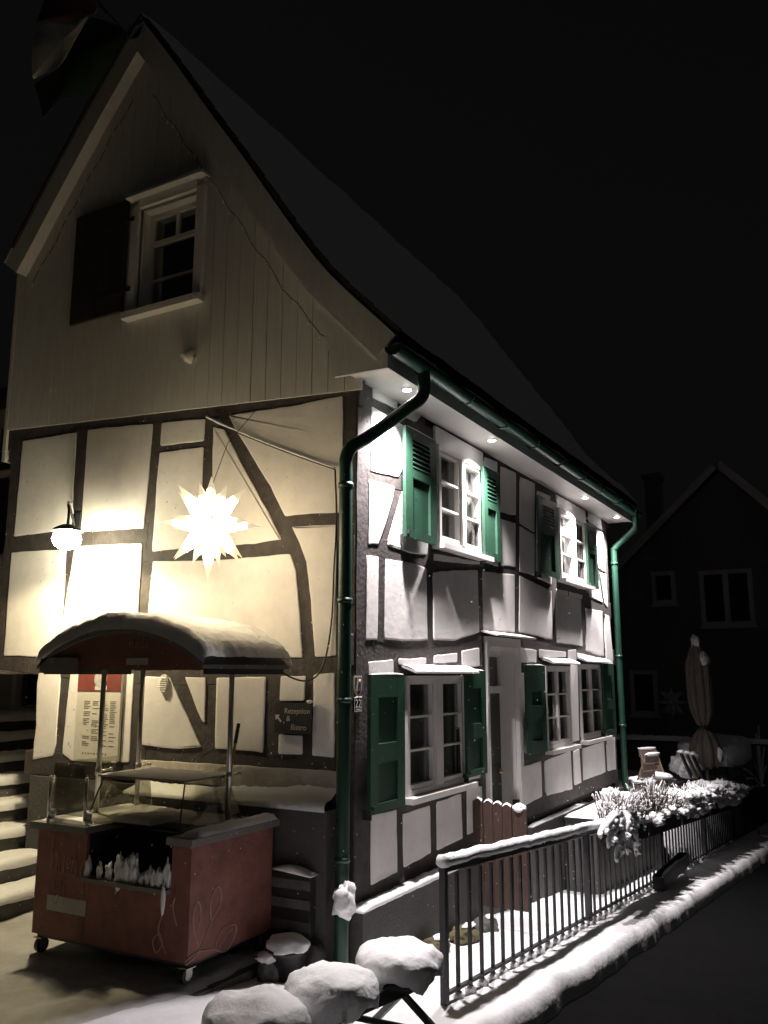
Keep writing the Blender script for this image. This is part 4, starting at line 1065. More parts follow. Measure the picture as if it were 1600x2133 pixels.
def snow_slab(x0, x1, y0, y1, z, th, seed, parent, name='counter_snow', m=None, nx=30, ny=24):
    mb = MB()
    for i in range(nx + 1):
        for j in range(ny + 1):
            a, b = i / nx, j / ny; e = min(a, 1 - a) * (x1 - x0) / .05, min(b, 1 - b) * (y1 - y0) / .05
            k = min(1, math.sqrt(max(0, min(e))))
            x, y = x0 + (x1 - x0) * a, y0 + (y1 - y0) * b
            w_ = .012 * noise.noise(Vector((x * 9, y * 9, seed)))
            mb.v.append((x + w_, y + w_ * .7, z + .001 + th * k * (1 + .35 * noise.noise(Vector((x * 5, y * 5, seed))) + .2 * noise.noise(Vector((x * 15, y * 15, seed))))))
    for i in range(nx):
        for j in range(ny): mb.f.append((i * (ny + 1) + j, (i + 1) * (ny + 1) + j, (i + 1) * (ny + 1) + j + 1, i * (ny + 1) + j + 1))
    return mb.build(name, m or SNOW, parent, True)
snow_slab(CX0 + .02, CX1 + .03, .535, .70, CZ1 + .05, .045, 1, tr)
snow_slab(CX0 + .02, CX1 + .02, 1.66, 2.15, CZ1 + .05, .022, 2, tl)
rr = random.Random(5)
for k, (yy, h, w_) in enumerate(((1.58, .13, .02), (1.46, .09, .02), (1.36, .10, .022), (1.26, .15, .035), (1.18, .14, .045), (1.11, .16, .03), (1.03, .09, .016), (.97, .12, .022), (.91, .09, .026), (.86, .11, .03), (.79, .16, .028))):
    MB().lump((CX0 + .005, yy, 1.06 + h / 2), (.022, w_ * 1.15, (h / 2 + .01) * (.75 + .5 * rr.random())), k * 3.3, .75, 3, fr=1.9).build('snow_clump', SNOW, rail, True)
MB().lump((CX0 - .045, .775, 1.0), (.012, .02, .10), 3, .3, 2).build('snow_clump', SNOW, rail, True)
# vitrine of sloping glass
gp = [(-1.02, 1.76), (-.52, 1.76), (-.40, CZ1 + .052), (-1.13, CZ1 + .052)]
vt = MB(); 
for (a, za0), (b, zb1) in ((gp[0], gp[3]),):
    vt.v += [(a, .86, za0), (a, 1.70, za0), (b, 1.76, zb1), (b, .80, zb1)]
vt.v += [(p[0] + .006, p[1], p[2]) for p in vt.v[:4]]
vt.f = [(0, 1, 2, 3), (7, 6, 5, 4), (0, 4, 5, 1), (1, 5, 6, 2), (2, 6, 7, 3), (3, 7, 4, 0)]
vg = vt.build('vitrine_glass', GLASSC, ct)
for ya, yb in ((.86, .80), (1.70, 1.76)):
    v_ = MB(); v_.v = [(-1.02, ya, 1.755), (-.52, ya, 1.755), (-.40, yb, CZ1 + .052), (-1.13, yb, CZ1 + .052)]; s2 = .005
    v_.v += [(p[0], p[1] + s2, p[2]) for p in v_.v[:4]]; v_.f = [(0, 1, 2, 3), (7, 6, 5, 4), (0, 4, 5, 1), (1, 5, 6, 2), (2, 6, 7, 3), (3, 7, 4, 0)]; v_.build('vitrine_side', GLASSC, vg)
tp = MB().box((-1.06, .83, 1.762), (-.50, 1.73, 1.775)).build('vitrine_top', CARTTOP, ct)
snow_slab(-1.05, -.51, .84, 1.72, 1.775, .012, 4, tp, 'vitrine_snow')
e_ = MB()
for ya, yb in ((.86, .80), (1.70, 1.76)): e_.bar((-1.022, ya, 1.76), (-1.134, yb, CZ1 + .052), .010)
e_.build('vitrine_edge', IRON, vg)
snow_slab(-1.0, -.45, 1.2, 1.7, CZ1 + .05, .05, 8, ct, 'counter_snow')
# roof posts and glass screen
for (px_, py_) in ((-.85, 1.95), (-.61, .78), (-.40, 1.95)):
    po = MB().tube([(px_, py_, CZ1 + .05), (px_, py_, 2.66)], .021, 12).build('roof_post', STEEL, ct, True)
    MB().tube([(px_, py_, 1.74), (px_, py_, 1.80)], .027, 12).tube([(px_ + .02, py_, 1.77), (px_ + .11, py_ - .02, 1.78)], .008, 8).tube([(px_ + .105, py_ - .02, 1.78), (px_ + .125, py_ - .02, 1.78)], .014, 8).build('post_clamp', STEEL, po, True)
for (px_, py_) in ((-1.19, 2.11), (-1.16, 1.74)):
    po = MB().tube([(px_, py_, CZ1 + .05), (px_, py_, 1.76)], .014, 10).build('screen_post', STEEL, ct, True)
    MB().lump((px_ + .02, py_ - .02, CZ1 + .10), (.03, .03, .035), 1, .3, 2).build('post_snow', SNOW, po, True)
MB().box((-1.178, 1.75, CZ1 + .10), (-1.172, 2.10, 1.86)).build('glass_screen', GLASSC, ct)
MB().box((-1.15, 2.105, CZ1 + .10), (-.5, 2.111, 1.86)).build('glass_screen', GLASSC, ct)
# arched roof
RX0, RX1, RY0, RY1, RZ, RH = -1.33, -.27, .47, 2.20, 2.625, .27
def arch(t): return RZ + RH * (1 - (2 * t - 1) ** 2) ** .86
NA = 36
mb = MB()
for X in (RX0, RX1):
    for d_ in (0, -.03):
        for k in range(NA + 1): mb.v.append((X, RY0 + (RY1 - RY0) * k / NA, arch(k / NA) + d_))
w_ = NA + 1
for k in range(NA): mb.f += [(k, k + 1, 2 * w_ + k + 1, 2 * w_ + k), (w_ + k, 3 * w_ + k, 3 * w_ + k + 1, w_ + k + 1), (k, w_ + k, w_ + k + 1, k + 1), (2 * w_ + k, 2 * w_ + k + 1, 3 * w_ + k + 1, 3 * w_ + k)]
mb.f += [(0, 2 * w_, 3 * w_, w_), (NA, w_ + NA, 3 * w_ + NA, 2 * w_ + NA)]
cr_ = mb.build('arched_roof', CARTTOP, ct)
mb = MB(); NX = 40
for i in range(NX + 1):
    a = i / NX; X = RX0 - .02 + (RX1 - RX0 + .04) * a
    for k in range(NA * 2 + 1):
        t_ = k / (NA * 2); e = min(1, math.sqrt(max(0, min(min(a, 1 - a) * (RX1 - RX0) / .05, (min(t_, 1 - t_) * (RY1 - RY0) + .012) / .06))))
        h = .125 * e * (1 + .18 * noise.noise(Vector((X * 3, t_ * 6, 1))) + .14 * noise.noise(Vector((X * 14, t_ * 22, 3))))
        yy = RY0 + (RY1 - RY0) * t_; yy += (t_ - .5) * .05
        wob = .012 * noise.noise(Vector((X * 11, t_ * 18, 9)))
        mb.v.append((X + wob, yy + wob, arch(t_) + .002 + h))
w_ = NA * 2 + 1
for i in range(NX):
    for k in range(NA * 2): mb.f.append((i * w_ + k, (i + 1) * w_ + k, (i + 1) * w_ + k + 1, i * w_ + k + 1))
mb.build('roof_snow', SNOW, cr_, True)
for X, nm in ((RX0 + .03, 'front_fascia'), (RX1 - .05, 'back_fascia')):
    poly = [(RY0 + .05 + (RY1 - RY0 - .1) * k / NA, arch(.03 + .94 * k / NA) - .032) for k in range(NA + 1)] + [(RY1 - .05, RZ - .035), (RY0 + .05, RZ - .035)]
    MB().prism('G', poly, -X - .02, -X).build(nm, mat('brown_cart_fascia', (.20, .085, .06), .55, .25, 7, .15, 25), ct)
MB().box((RX0 + .0, 1.74, RZ - .06), (RX0 + .009, 2.17, RZ + .06)).build('fascia_plate', CARTTOP, ct)
MB().box((RX0 + .06, RY0 + .01, RZ - .07), (RX1 - .06, RY0 + .04, RZ - .005)).build('roof_beam', IRON, ct)
MB().box((RX0 + .06, RY1 - .04, RZ - .07), (RX1 - .06, RY1 - .01, RZ - .005)).build('roof_beam', IRON, ct)
# painted lettering, plates and leaf drawing
HU = [[(0.02, 1.0), (0.0, .5), (0.02, 0.0), (.03, .25), (.10, .5), (.15, .4), (.15, 0.05), (.19, 0.0)], [(.22, .5), (.22, .1), (.28, 0.0), (.34, .12), (.36, .5), (.36, .08), (.40, 0.0)],
      [(.42, .22), (.50, .35), (.48, .5), (.43, .35), (.46, .03), (.54, .06)], [(.70, .42), (.62, .48), (.58, .2), (.62, 0.0), (.69, .15), (.74, 1.0), (.71, .4), (.73, .02), (.77, 0.0)],
      [(.93, .4), (.86, .48), (.81, .2), (.85, .0), (.92, .15), (.94, .45), (.94, .05), (1.0, -.05)]]
q = MB(); strokes_mb(q, 'G', HU, 1.97, .0, .40, .26, -CX0 + .001, .006); q.v = [(x_, y_, z_ + 1.08 - (1.97 - y_) * .12) for x_, y_, z_ in q.v]; q.build('lettering', CARTINK, ct, True)
q = MB(); strokes_mb(q, 'G', [[(0, 1), (.05, .2), (.3, 0), (.5, .5), (.55, 1)], [(.8, .9), (.9, .4), (.85, 0)]], 1.93, .84, .14, .16, -CX0 + .001, .005); q.build('lettering', CARTINK, ct, True)
q = MB(); strokes_mb(q, 'G', HU, 1.22, 2.755, .20, .09, -RX0 - .028, .0035); q.build('lettering', CARTINK, ct, True)
MB().box((CX0 - .004, 1.57, .785), (CX0 + .0005, 1.99, .895)).build('label_plate', mat('grey_label', (.42, .40, .37), .6, .1), ct)
MB().box((RX0 + .024, 1.02, 2.625), (RX0 + .0295, 1.24, 2.675)).build('label_plate', MATS['grey_label'], ct)
def leafpts(px): 
    P = [onY(a, b, CY0 - .002) for a, b in px]; return smooth_path(P, 6)
q = MB()
for px in ([(386, 2010), (400, 1998), (418, 1975), (436, 1930), (452, 1895)], [(414, 1975), (404, 1940), (403, 1905), (410, 1878), (418, 1890), (416, 1918), (408, 1945)],
           [(440, 1918), (438, 1880), (448, 1852), (457, 1848), (461, 1866), (455, 1890), (443, 1912)], [(386, 2004), (408, 1984), (440, 1978), (456, 1980)], [(448, 1978), (454, 1950), (470, 1930), (490, 1926), (492, 1940), (482, 1965), (468, 1982), (450, 1980)], [(455, 1976), (470, 1950), (484, 1934)]):
    q.tube(leafpts(px), .006, 5)
q.build('leaf_drawing', CARTINK, ct, True)
q = MB()
for px in ([(345, 1985), (330, 1940), (338, 1905)], [(368, 1930), (360, 1890), (365, 1870)], [(330, 1945), (318, 1960), (325, 1985), (338, 1965), (332, 1945)]):
    q.tube(smooth_path([onX(a, b, CX0 - .002) for a, b in px], 5), .005, 5)
q.build('leaf_drawing', CARTINK, ct, True)
# castors
for cx_, cy_ in ((-1.20, .62), (-.36, .62), (-1.20, 2.08), (-.36, 2.08)):
    c = MB(); c.box((cx_ - .045, cy_ - .045, CZ0 - .036), (cx_ + .045, cy_ + .045, CZ0 - .0305)); c.box((cx_ - .03, cy_ - .026, CZ0 - .10), (cx_ + .03, cy_ - .022, CZ0 - .036)); c.box((cx_ - .03, cy_ + .022, CZ0 - .10), (cx_ + .03, cy_ + .026, CZ0 - .036))
    fk = c.build('castor', STEEL, ct)
    MB().tube([(cx_, cy_ - .018, PZ + .052), (cx_, cy_ + .018, PZ + .052)], .056, 16).build('castor_wheel', BLACKP, fk)
    MB().tube([(cx_, cy_ - .02, PZ + .052), (cx_, cy_ + .02, PZ + .052)], .03, 12).build('wheel_hub', STEEL, fk)

# broom behind the cart
t = thing('broom', (-.35, 1.0, 1.42), 'broom handle in black and yellow leaning beside the near cart post', 'broom')
a, b = onX(478, 1618, -.38), onX(497, 1508, -.20); c_ = a + (b - a) * .62
MB().tube([a + (a - b) * .6, c_], .013, 8).build('handle', YELLOW, t); MB().tube([c_, b], .016, 8).build('grip', BLACKP, t)
MB().lump(b, (.015, .015, .012), 1, .2, 1).build('handle_snow', SNOW, t)

# ------------------------------------------------------------------ stairs left of the cart
st = thing('stone_stairs', (-.9, 3.1, PZ), 'snow-covered stone steps rising along the gable at the left edge', 'stairs')
for k in range(8):
    y0 = 3.10 + .37 * k; z1 = PZ + .20 * (k + 1) - .045; xr = -.05 if k < 2 else 2.15
    MB().box((-2.6, y0, PZ - .1), (xr, y0 + .42 if k < 7 else y0 + 3.0, z1)).build('step', STONE, st)
    mb = MB(); d = .40 if k < 7 else 2.8
    for i in range(60):
        x = -2.62 + (xr + 2.62) * i / 59
        for v, h in ((-.035, -.03), (-.04, .02), (-.015, .05), (.06, .062), (.2, .06), (d, .05)):
            kk = 1 + .3 * noise.noise(Vector((x * 3, v * 4, k))) + .25 * noise.noise(Vector((x * 9, v * 9, k + 7)))
            mb.v.append((x, y0 + v + .02 * noise.noise(Vector((x * 4, k, 2))), z1 + h * kk))
    for i in range(59):
        for j in range(5): mb.f.append((i * 6 + j, (i + 1) * 6 + j, (i + 1) * 6 + j + 1, i * 6 + j + 1))
    mb.build('step_snow', SNOW, st, True)

# ------------------------------------------------------------------ pots and crates between cart and house
t = thing('wooden_crate', (-.02, .42, .46), 'dark box with snow on its edge, wedged between cart and plinth', 'crate')
c = MB(); c.box((-.29, .22, .48), (-.205, .58, 1.02)); c.build('box', CARTIN, t)
snow_strip((-.25, .20, 1.021), (-.25, .56, 1.05), .12, .045, 'crate_snow', t, 4)
for z in (.62, .78, .92): MB().box((-.30, .21, z), (-.292, .585, z + .07)).build('slat', STONE, t)
t = thing('flower_pot', (-.24, .22, .34), 'large dark flower pot capped with snow, near the foot of the downpipe', 'flower pot')
pc = onZ(597, 1960, .60); N = 20
p_ = MB()
for r, z in ((.0, .30), (.11, .30), (.155, .52), (.165, .53), (.165, .56), (.145, .56), (.14, .5), (0, .5)):
    for k in range(N): p_.v.append((pc.x + r * math.cos(2 * math.pi * k / N), pc.y + r * math.sin(2 * math.pi * k / N), z))
for j in range(7):
    for k in range(N): p_.f.append((j * N + k, j * N + (k + 1) % N, (j + 1) * N + (k + 1) % N, (j + 1) * N + k))
p_.build('pot', BLACKP, t, True)
MB().lump((pc.x, pc.y, .56), (.165, .165, .085), 4, .22, 3, -.01).build('pot_snow', SNOW, t, True)
t = thing('stone_block', (-.5, .47, .3), 'small snow-topped dark stone beside the cart end on the step edge', 'stone')
sc_ = onZ(565, 1995, .5)
MB().lump((sc_.x, sc_.y, .42), (.12, .09, .10), 7, .35, 3, -.08).build('block', STONE, t)
MB().lump((sc_.x - .01, sc_.y, .51), (.12, .08, .045), 8, .4, 3, -.02, 2.5).build('stone_snow', SNOW, t, True)
t = thing('grey_sack', (-.2, .1, .32), 'grey rounded bag slumped between flower pot and downpipe', 'bag')
sc_ = onZ(655, 2000, .42)
MB().lump((sc_.x, sc_.y, .42), (.10, .10, .16), 12, .3, 3, -.12).build('sack', PLINTH, t, True)

# ------------------------------------------------------------------ snow-capped trestle bench with three seats
P1, P2, P3 = onZ(832, 2035, .72), onZ(690, 2095, .72), onZ(530, 2160, .72)
dr_ = (P1 - P3).normalized(); sd_ = Vector((-dr_.y, dr_.x, 0))
t = thing('trestle_bench', (P2.x, P2.y, .33), 'dark trestle with crossed legs and three round seats under thick snow caps', 'bench')
MB().bar(P3 - dr_ * .5 + Vector((0, 0, -.06)), P1 + dr_ * .10 + Vector((0, 0, -.06)), .07, .09).build('beam', IRON, t)
MB().tube([P3 - dr_ * .5 + (P1 - P3 + dr_ * .5) * (i / 30) + Vector((0, 0, .0 + .008 * math.sin(i))) for i in range(31)], .05, 10, wob=.3, squash=1.1).build('beam_snow', SNOW, t, True)
for k, (P, s_) in enumerate(((P1, 1.0), (P2, 1.0), (P3, 1.05))):
    N = 24; d = MB()
    for r, z in ((.0, -.012), (.21, -.012), (.22, .0), (.21, .012), (0, .012)):
        for j in range(N): d.v.append((P.x + r * math.cos(2 * math.pi * j / N), P.y + r * math.sin(2 * math.pi * j / N), P.z + z))
    for i in range(4):
        for j in range(N): d.f.append((i * N + j, i * N + (j + 1) % N, (i + 1) * N + (j + 1) % N, (i + 1) * N + j))
    se = d.build('seat', IRON, t, True)
    mb = MB(); vs, fs = ICO[4]
    for v in vs:
        kk = 1 + .10 * noise.noise(v * 1.6 + Vector((k * 5.3, 0, 0))) + .05 * noise.noise(v * 4.2 + Vector((0, k * 3, 0)))
        z = v.z
        zz = (abs(z) ** .8 * (1 if z > 0 else -1)) * .125
        if z < -.05:
            dr2 = noise.noise(Vector((math.atan2(v.y, v.x) * 1.6, k * 4.1, 0)))
            zz = -.035 - .11 * max(0, dr2 + .15) * (1 - abs(z)) * 1.6
        p = Vector((v.x * .265 * kk * s_, v.y * .265 * kk * s_, zz * kk + .08))
        p.z += (.026 * noise.noise(Vector((p.x * 7, p.y * 7, k))) + .013 * noise.noise(Vector((p.x * 22, p.y * 22, k)))) * (1 if z > 0 else .6)
        p.x += .01 * noise.noise(Vector((p.x * 16, p.y * 16, p.z * 16 + k))); p.y += .01 * noise.noise(Vector((p.x * 16, p.y * 16, p.z * 16 + k + 9)))
        mb.v.append(P + p)
    mb.f = list(fs)
    mb.build('snow_cap', SNOW, se, True)
gnd = gz(P1.x)
for a, sgn in ((.02, 1), (.02, -1)):
    MB().bar(P1 + dr_ * a + sd_ * (.02 * sgn) + Vector((0, 0, -.08)), P1 + dr_ * (a + .09) + sd_ * (-.30 * sgn) + Vector((0, 0, gnd - P1.z - .03)), .035, .035).build('leg', IRON, t)
    MB().bar(P3 - dr_ * .35 + sd_ * (.02 * sgn) + Vector((0, 0, -.08)), P3 - dr_ * .4 + sd_ * (-.30 * sgn) + Vector((0, 0, gz(P3.x) - P3.z - .03)), .035, .035).build('leg', IRON, t)
MB().bar(P1 - dr_ * .45 + Vector((0, 0, -.10)), P1 + dr_ * .02 - sd_ * .22 + Vector((0, 0, gnd - P1.z + .05)), .03, .03).build('brace', IRON, t)

# ------------------------------------------------------------------ street railing
FY = -0.95
X0 = onY(928, 2087, FY).x
fn = thing('street_railing', (X0, FY, gz(X0)), 'dark iron bar railing with thick snow on its top rail, along the street', 'railing')
barm = MB().box((-.017, -.010, 0.0), (.017, .010, .86)).build('bar', IRON, fn)
def ft(x): return gz(x) + .90
barm.location = (X0, FY, gz(X0) - .02)
k = 1; x = X0 + .215
while x < 21:
    post = k % 16 == 0
    if post:
        MB().box((x - .03, FY - .03, gz(x) - .05), (x + .03, FY + .03, ft(x))).build('post', IRON, fn)
    else:
        o = barm.copy(); COL.objects.link(o); o.location = (x, FY, gz(x) - .02)
    MB().lump((x, FY, gz(x) + .012), (.06, .05, .045), k, .3, 1).build('foot_snow', SNOW, fn, True) if k % 1 == 0 and x < 12 else None
    x += .215; k += 1
MB().box((X0 - .035, FY - .022, gz(X0) - .05), (X0 + .02, FY + .022, ft(X0))).build('post', IRON, fn)
rl = MB(); L = lin(X0 - .04, 21, 60)
rl.bar((L[0], FY, ft(L[0]) - .02), (L[-1], FY, ft(L[-1]) - .02), .05, .035); rl.bar((L[0], FY, gz(L[0]) + .07), (L[-1], FY, gz(L[-1]) + .07), .035, .02)
rl.build('rail', IRON, fn)
MB().tube([(x, FY + .004 * math.sin(x * 7), ft(x) + .038 + .006 * noise.noise(Vector((x * 3, 0, 0)))) for x in lin(X0 - .05, 12, 180)], .046, 12, wob=.32).build('rail_snow', SNOW, fn, True)

# ------------------------------------------------------------------ garden gate by the door
gt = thing('plank_gate', (2.32, -.28, .2), 'narrow brown plank gate with rounded snow-tipped tops, beside the front door', 'gate')
GX = 2.30; wy = [(-.03, -.135), (-.15, -.245), (-.25, -.345), (-.35, -.445), (-.455, -.60)]
for i, (a, b) in enumerate(wy):
    top = 1.32 - .012 * i; N = 8; poly = [(a, .30), (b, .30)] + [(b + (a - b) * j / N, top - .03 + .03 * math.sin(math.pi * j / N)) for j in range(N + 1)]
    MB().prism('G', poly, -GX - .012 - .002 * i, -GX + .012).build('plank', WOODB, gt)
    s_ = MB()
    for j in range(11):
        q = j / 10; y_ = b + (a - b) * (.04 + .92 * q); z_ = top - .03 + .03 * math.sin(math.pi * (.04 + .92 * q)); h = (.012 if i < 4 else .03) * (1 + .4 * noise.noise(Vector((q * 5, i, 0))))
        s_.v += [(GX - .018, y_, z_ - .002), (GX - .012, y_, z_ + h), (GX + .012, y_, z_ + h), (GX + .018, y_, z_ - .002)]
    for j in range(10):
        for k in range(3): s_.f.append((j * 4 + k, (j + 1) * 4 + k, (j + 1) * 4 + k + 1, j * 4 + k + 1))
    s_.build('plank_snow', SNOW, gt, True)
for z in (.55, 1.12): MB().box((GX + .016, -.58, z), (GX + .045, -.04, z + .08)).build('cross_rail', WOODB, gt)
MB().tube([(GX - .03, -.02, .80), (GX - .03, -.26, .80)], .010, 6).build('bolt', STEEL, gt)
MB().lump((GX - .02, -.52, 1.24), (.02, .05, .025), 3, .4, 2).build('plank_snow', SNOW, gt, True)

# mossy stones along the plinth
for i, (px, py, r, lab) in enumerate(((905, 1945, (.22, .10, .10), 'flat mossy stone at the plinth foot behind the first railing bars'), (965, 1918, (.20, .12, .10), 'broad mossy stone at the plinth foot, nearer the gate'), (1010, 1885, (.16, .12, .10), 'dark stone with snow patches below the plank gate'))):
    c = onY(px, py, -.22); z = gz(c.x)
    o = thing('mossy_stone', (c.x, c.y, z), lab, 'stone', 'stones along the plinth')
    MB().lump((c.x, -.22, z + .02), r, i + 3, .3, 3, -.05).build('rock', MOSS if i < 2 else STONE, o)
    MB().lump((c.x + .05, -.25, z + r[2] + .012), (r[0] * .5, .06, .022), i + 9, .4, 2, 0).build('stone_snow', SNOW, o, True)

TZ = 0.32
struct(MB().box((7.75, -.60, -1.2), (15.4, 2.6, TZ - .03)).build('terrace', STONE))
struct(sheet('snowy_terrace', SNOW, lin(7.72, 15.4, 90), [-.62, -.60, -.57] + lin(-.5, 2.6, 30), lambda x, y, t: TZ + .02 * noise.noise(Vector((x * 2, y * 2, 1))) + .012 * noise.noise(Vector((x * 7, y * 7, 4))) - (.06 if y < -.61 else .015 if y < -.59 else 0)))
struct(sheet('snow_bank', SNOW, lin(7.72, 15.4, 110), lin(-.90, -.61, 9), lambda x, y, t: gz(x) + (TZ - .02 - gz(x)) * ((y + .90) / .29) ** .7 + .025 * noise.noise(Vector((x * 3, y * 6, 1)))))
# ------------------------------------------------------------------ bench box, chairs and table beyond the house door
bz = .74
bb = thing('storage_bench', (6.2, -.35, -.1), 'dark box bench with smooth snow lid against the house wall', 'bench')
bx0, bx1, by0, by1 = 5.0, 7.7, -.56, -.11
MB().box((bx0 + .03, by0 + .03, -.30), (bx1 - .03, by1, bz)).build('box', PLINTH, bb)
MB().box((bx0, by0, bz + .001), (bx1, by1 + .005, bz + .035)).build('lid', IRON, bb)
snow_slab(bx0 + .01, bx1, by0 + .01, by1, bz + .035, .03, 6, bb, 'lid_snow')
def chair(c, rz, label, tip=0.0):
    t = thing('folding_chair', c, label, 'chair', 'folding chairs on the terrace'); t.rotation_euler = (0, 0, rz)
    def part(mb, nm, m, sm=False):
        o = mb.build(nm, m, None, sm); o.parent = t; return o
    for y_ in (-.2, .2):
        part(MB().bar((-.18, y_, 0), (.22, y_, .46), .035, .02), 'leg', WOODP); part(MB().bar((.22, y_ * .88, 0), (-.22, y_ * .88, .95), .035, .02), 'leg', WOODP)
    for k in range(4): part(MB().box((-.16 + .1 * k, -.2, .45), (-.08 + .1 * k, .2, .47)), 'seat_slat', WOODP)
    for k in range(3): part(MB().bar((-.10 - .045 * k, -.2, .62 + .12 * k), (-.10 - .045 * k, .2, .62 + .12 * k), .02, .10), 'back_slat', WOODP)
    part(MB().lump((.02, 0, .51), (.23, .23, .065), c[0], .25, 3, -.03), 'seat_snow', SNOW, True)
    part(MB().lump((-.21, 0, .945), (.03, .22, .03), c[0] + 1, .3, 2), 'back_snow', SNOW, True)
chair((8.75, -.25, TZ + .02), 1.2, 'snowy folding chair nearest the far downpipe')
chair((9.6, -.30, TZ + .02), -2.2, 'snowy folding chair left of the parasol, arm raised')
# rounded snow-buried table and leaning slats
tb = thing('garden_table', (13.6, -.35, gz(13.6)), 'garden table buried under a thick rounded slab of snow, behind the parasol', 'table')
c = onY(1500, 1578, -.60)
for a in (-.6, .6):
    for b in (-.35, .35): MB().box((c.x + a - .03, c.y + b - .03, TZ - .02), (c.x + a + .03, c.y + b + .03, c.z)).build('leg', WOODP, tb)
MB().box((c.x - .8, c.y - .5, c.z), (c.x + .8, c.y + .5, c.z + .04)).build('table_top', WOODP, tb)
mb = MB(); vs, fs = ICO[4]
for v in vs:
    q = Vector([math.copysign(abs(a) ** .62, a) for a in v]); k = 1 + .08 * noise.noise(v * 2.2) + .05 * noise.noise(v * 6)
    mb.v.append((c.x + q.x * 1.25 * k, c.y + q.y * .62 * k, c.z + .15 + max(q.z, -.75) * .32 * k))
mb.f = list(fs); mb.build('table_snow', SNOW, tb, True)
ls = thing('leaning_bench', (11.9, -.5, gz(11.9)), 'dark slatted seat tipped up and half buried in snow, left of the parasol', 'bench')
for k in range(3):
    a, b = onY(1418 + 12 * k, 1568 + 2 * k, -.5 - .04 * k), onY(1440 + 12 * k, 1618, -.55 - .04 * k)
    MB().bar(a, b, .10, .03, (0, 1, 0)).build('slat', WOODP if k == 1 else IRON, ls)
    MB().lump(a + Vector((0, 0, .02)), (.06, .06, .03), k, .3, 2).build('slat_snow', SNOW, ls, True)
m2 = onY(1432, 1590, -.28); MB().lump(m2, (.7, .28, .28), 4, .35, 4, None, 2.2).lump(m2 + Vector((.7, .0, .16)), (.6, .32, .26), 6, .35, 4, None, 2.2).lump(m2 + Vector((1.6, -.1, .1)), (.8, .34, .30), 9, .35, 4, None, 2.2).build('drift', SNOW, ls, True)

# closed parasol
pb = onY(1473, 1600, -.62); pt_ = onY(1446, 1316, -.62); pxc = (pb.x + pt_.x) / 2
pa = thing('closed_parasol', (pxc, -.62, gz(pxc)), 'closed taupe parasol tied at the lower third, snow on its crown', 'parasol')
def pp(y): return onY(1446 + (1473 - 1446) * (y - 1316) / 284, y, -.62)
MB().tube([Vector((pb.x, -.62, gz(pb.x) - .1)), pp(1600), pp(1330)], .035, 10).build('pole', WOODP, pa, True)
prf = [(1340, .06), (1362, .15), (1385, .215), (1420, .225), (1455, .22), (1485, .19), (1502, .13), (1512, .10), (1518, .10), (1532, .20), (1560, .30), (1582, .29), (1598, .20)]
mb = MB(); N = 80
for i, (py, r) in enumerate(prf):
    c = pp(py)
    for k in range(N):
        a = 2 * math.pi * k / N; fold = 1 + .34 * (abs(math.sin(4 * a + .35 * math.sin(i * .5))) - .6) + .12 * noise.noise(Vector((math.cos(a) * 2, math.sin(a) * 2, i * .4)))
        mb.v.append((c.x + r * fold * math.cos(a), c.y + r * fold * math.sin(a), c.z + .03 * math.sin(8 * a) * (i > 9)))
for i in range(len(prf) - 1):
    for k in range(N): mb.f.append((i * N + k, i * N + (k + 1) % N, (i + 1) * N + (k + 1) % N, (i + 1) * N + k))
mb.build('canopy', CANVAS, pa, True)
c = pp(1515); MB().tube([c + Vector((0, 0, -.03)), c + Vector((0, 0, .03))], .15, 16).build('strap', BLACKP, pa, True)
c = pp(1338); MB().lump(c, (.085, .085, .15), 2, .3, 3).lump(pp(1372) + Vector((-.08, -.13, 0)), (.10, .09, .15), 5, .3, 3).lump(pp(1376) + Vector((.06, -.16, 0)), (.10, .08, .13), 6, .3, 3).build('crown_snow', SNOW, pa, True)
c = pp(1575); MB().lump(c + Vector((-.2, -.3, .05)), (.09, .05, .14), 3, .4, 2).lump(c + Vector((.1, -.36, -.1)), (.10, .05, .10), 8, .4, 2).build('cloth_snow', SNOW, pa, True)

# railing across the far end of the garden
br = thing('garden_railing', (15, 2, gz(15)), 'far railing with a white snow line on top, beyond the far downpipe', 'railing')
A, B = onX(1312, 1542, 15.2), onX(1600, 1552, 15.2)
A = Vector((15.2, A.y + 1.5, A.z)); B = Vector((15.2, B.y - .8, A.z))
MB().bar(A, B, .05, .04).build('rail', IRON, br)
snow_strip(A + Vector((0, 0, .02)), B + Vector((0, 0, .02)), .13, .11, 'rail_snow', br, 3)
bm_ = MB().box((-.012, -.012, 0), (.012, .012, A.z - gz(15.2))).build('bar', IRON, br); bm_.location = (15.2, A.y, gz(15.2))
y = A.y - .28
while y > B.y:
    o = bm_.copy(); COL.objects.link(o); o.location = (15.2, y, gz(15.2)); y -= .28

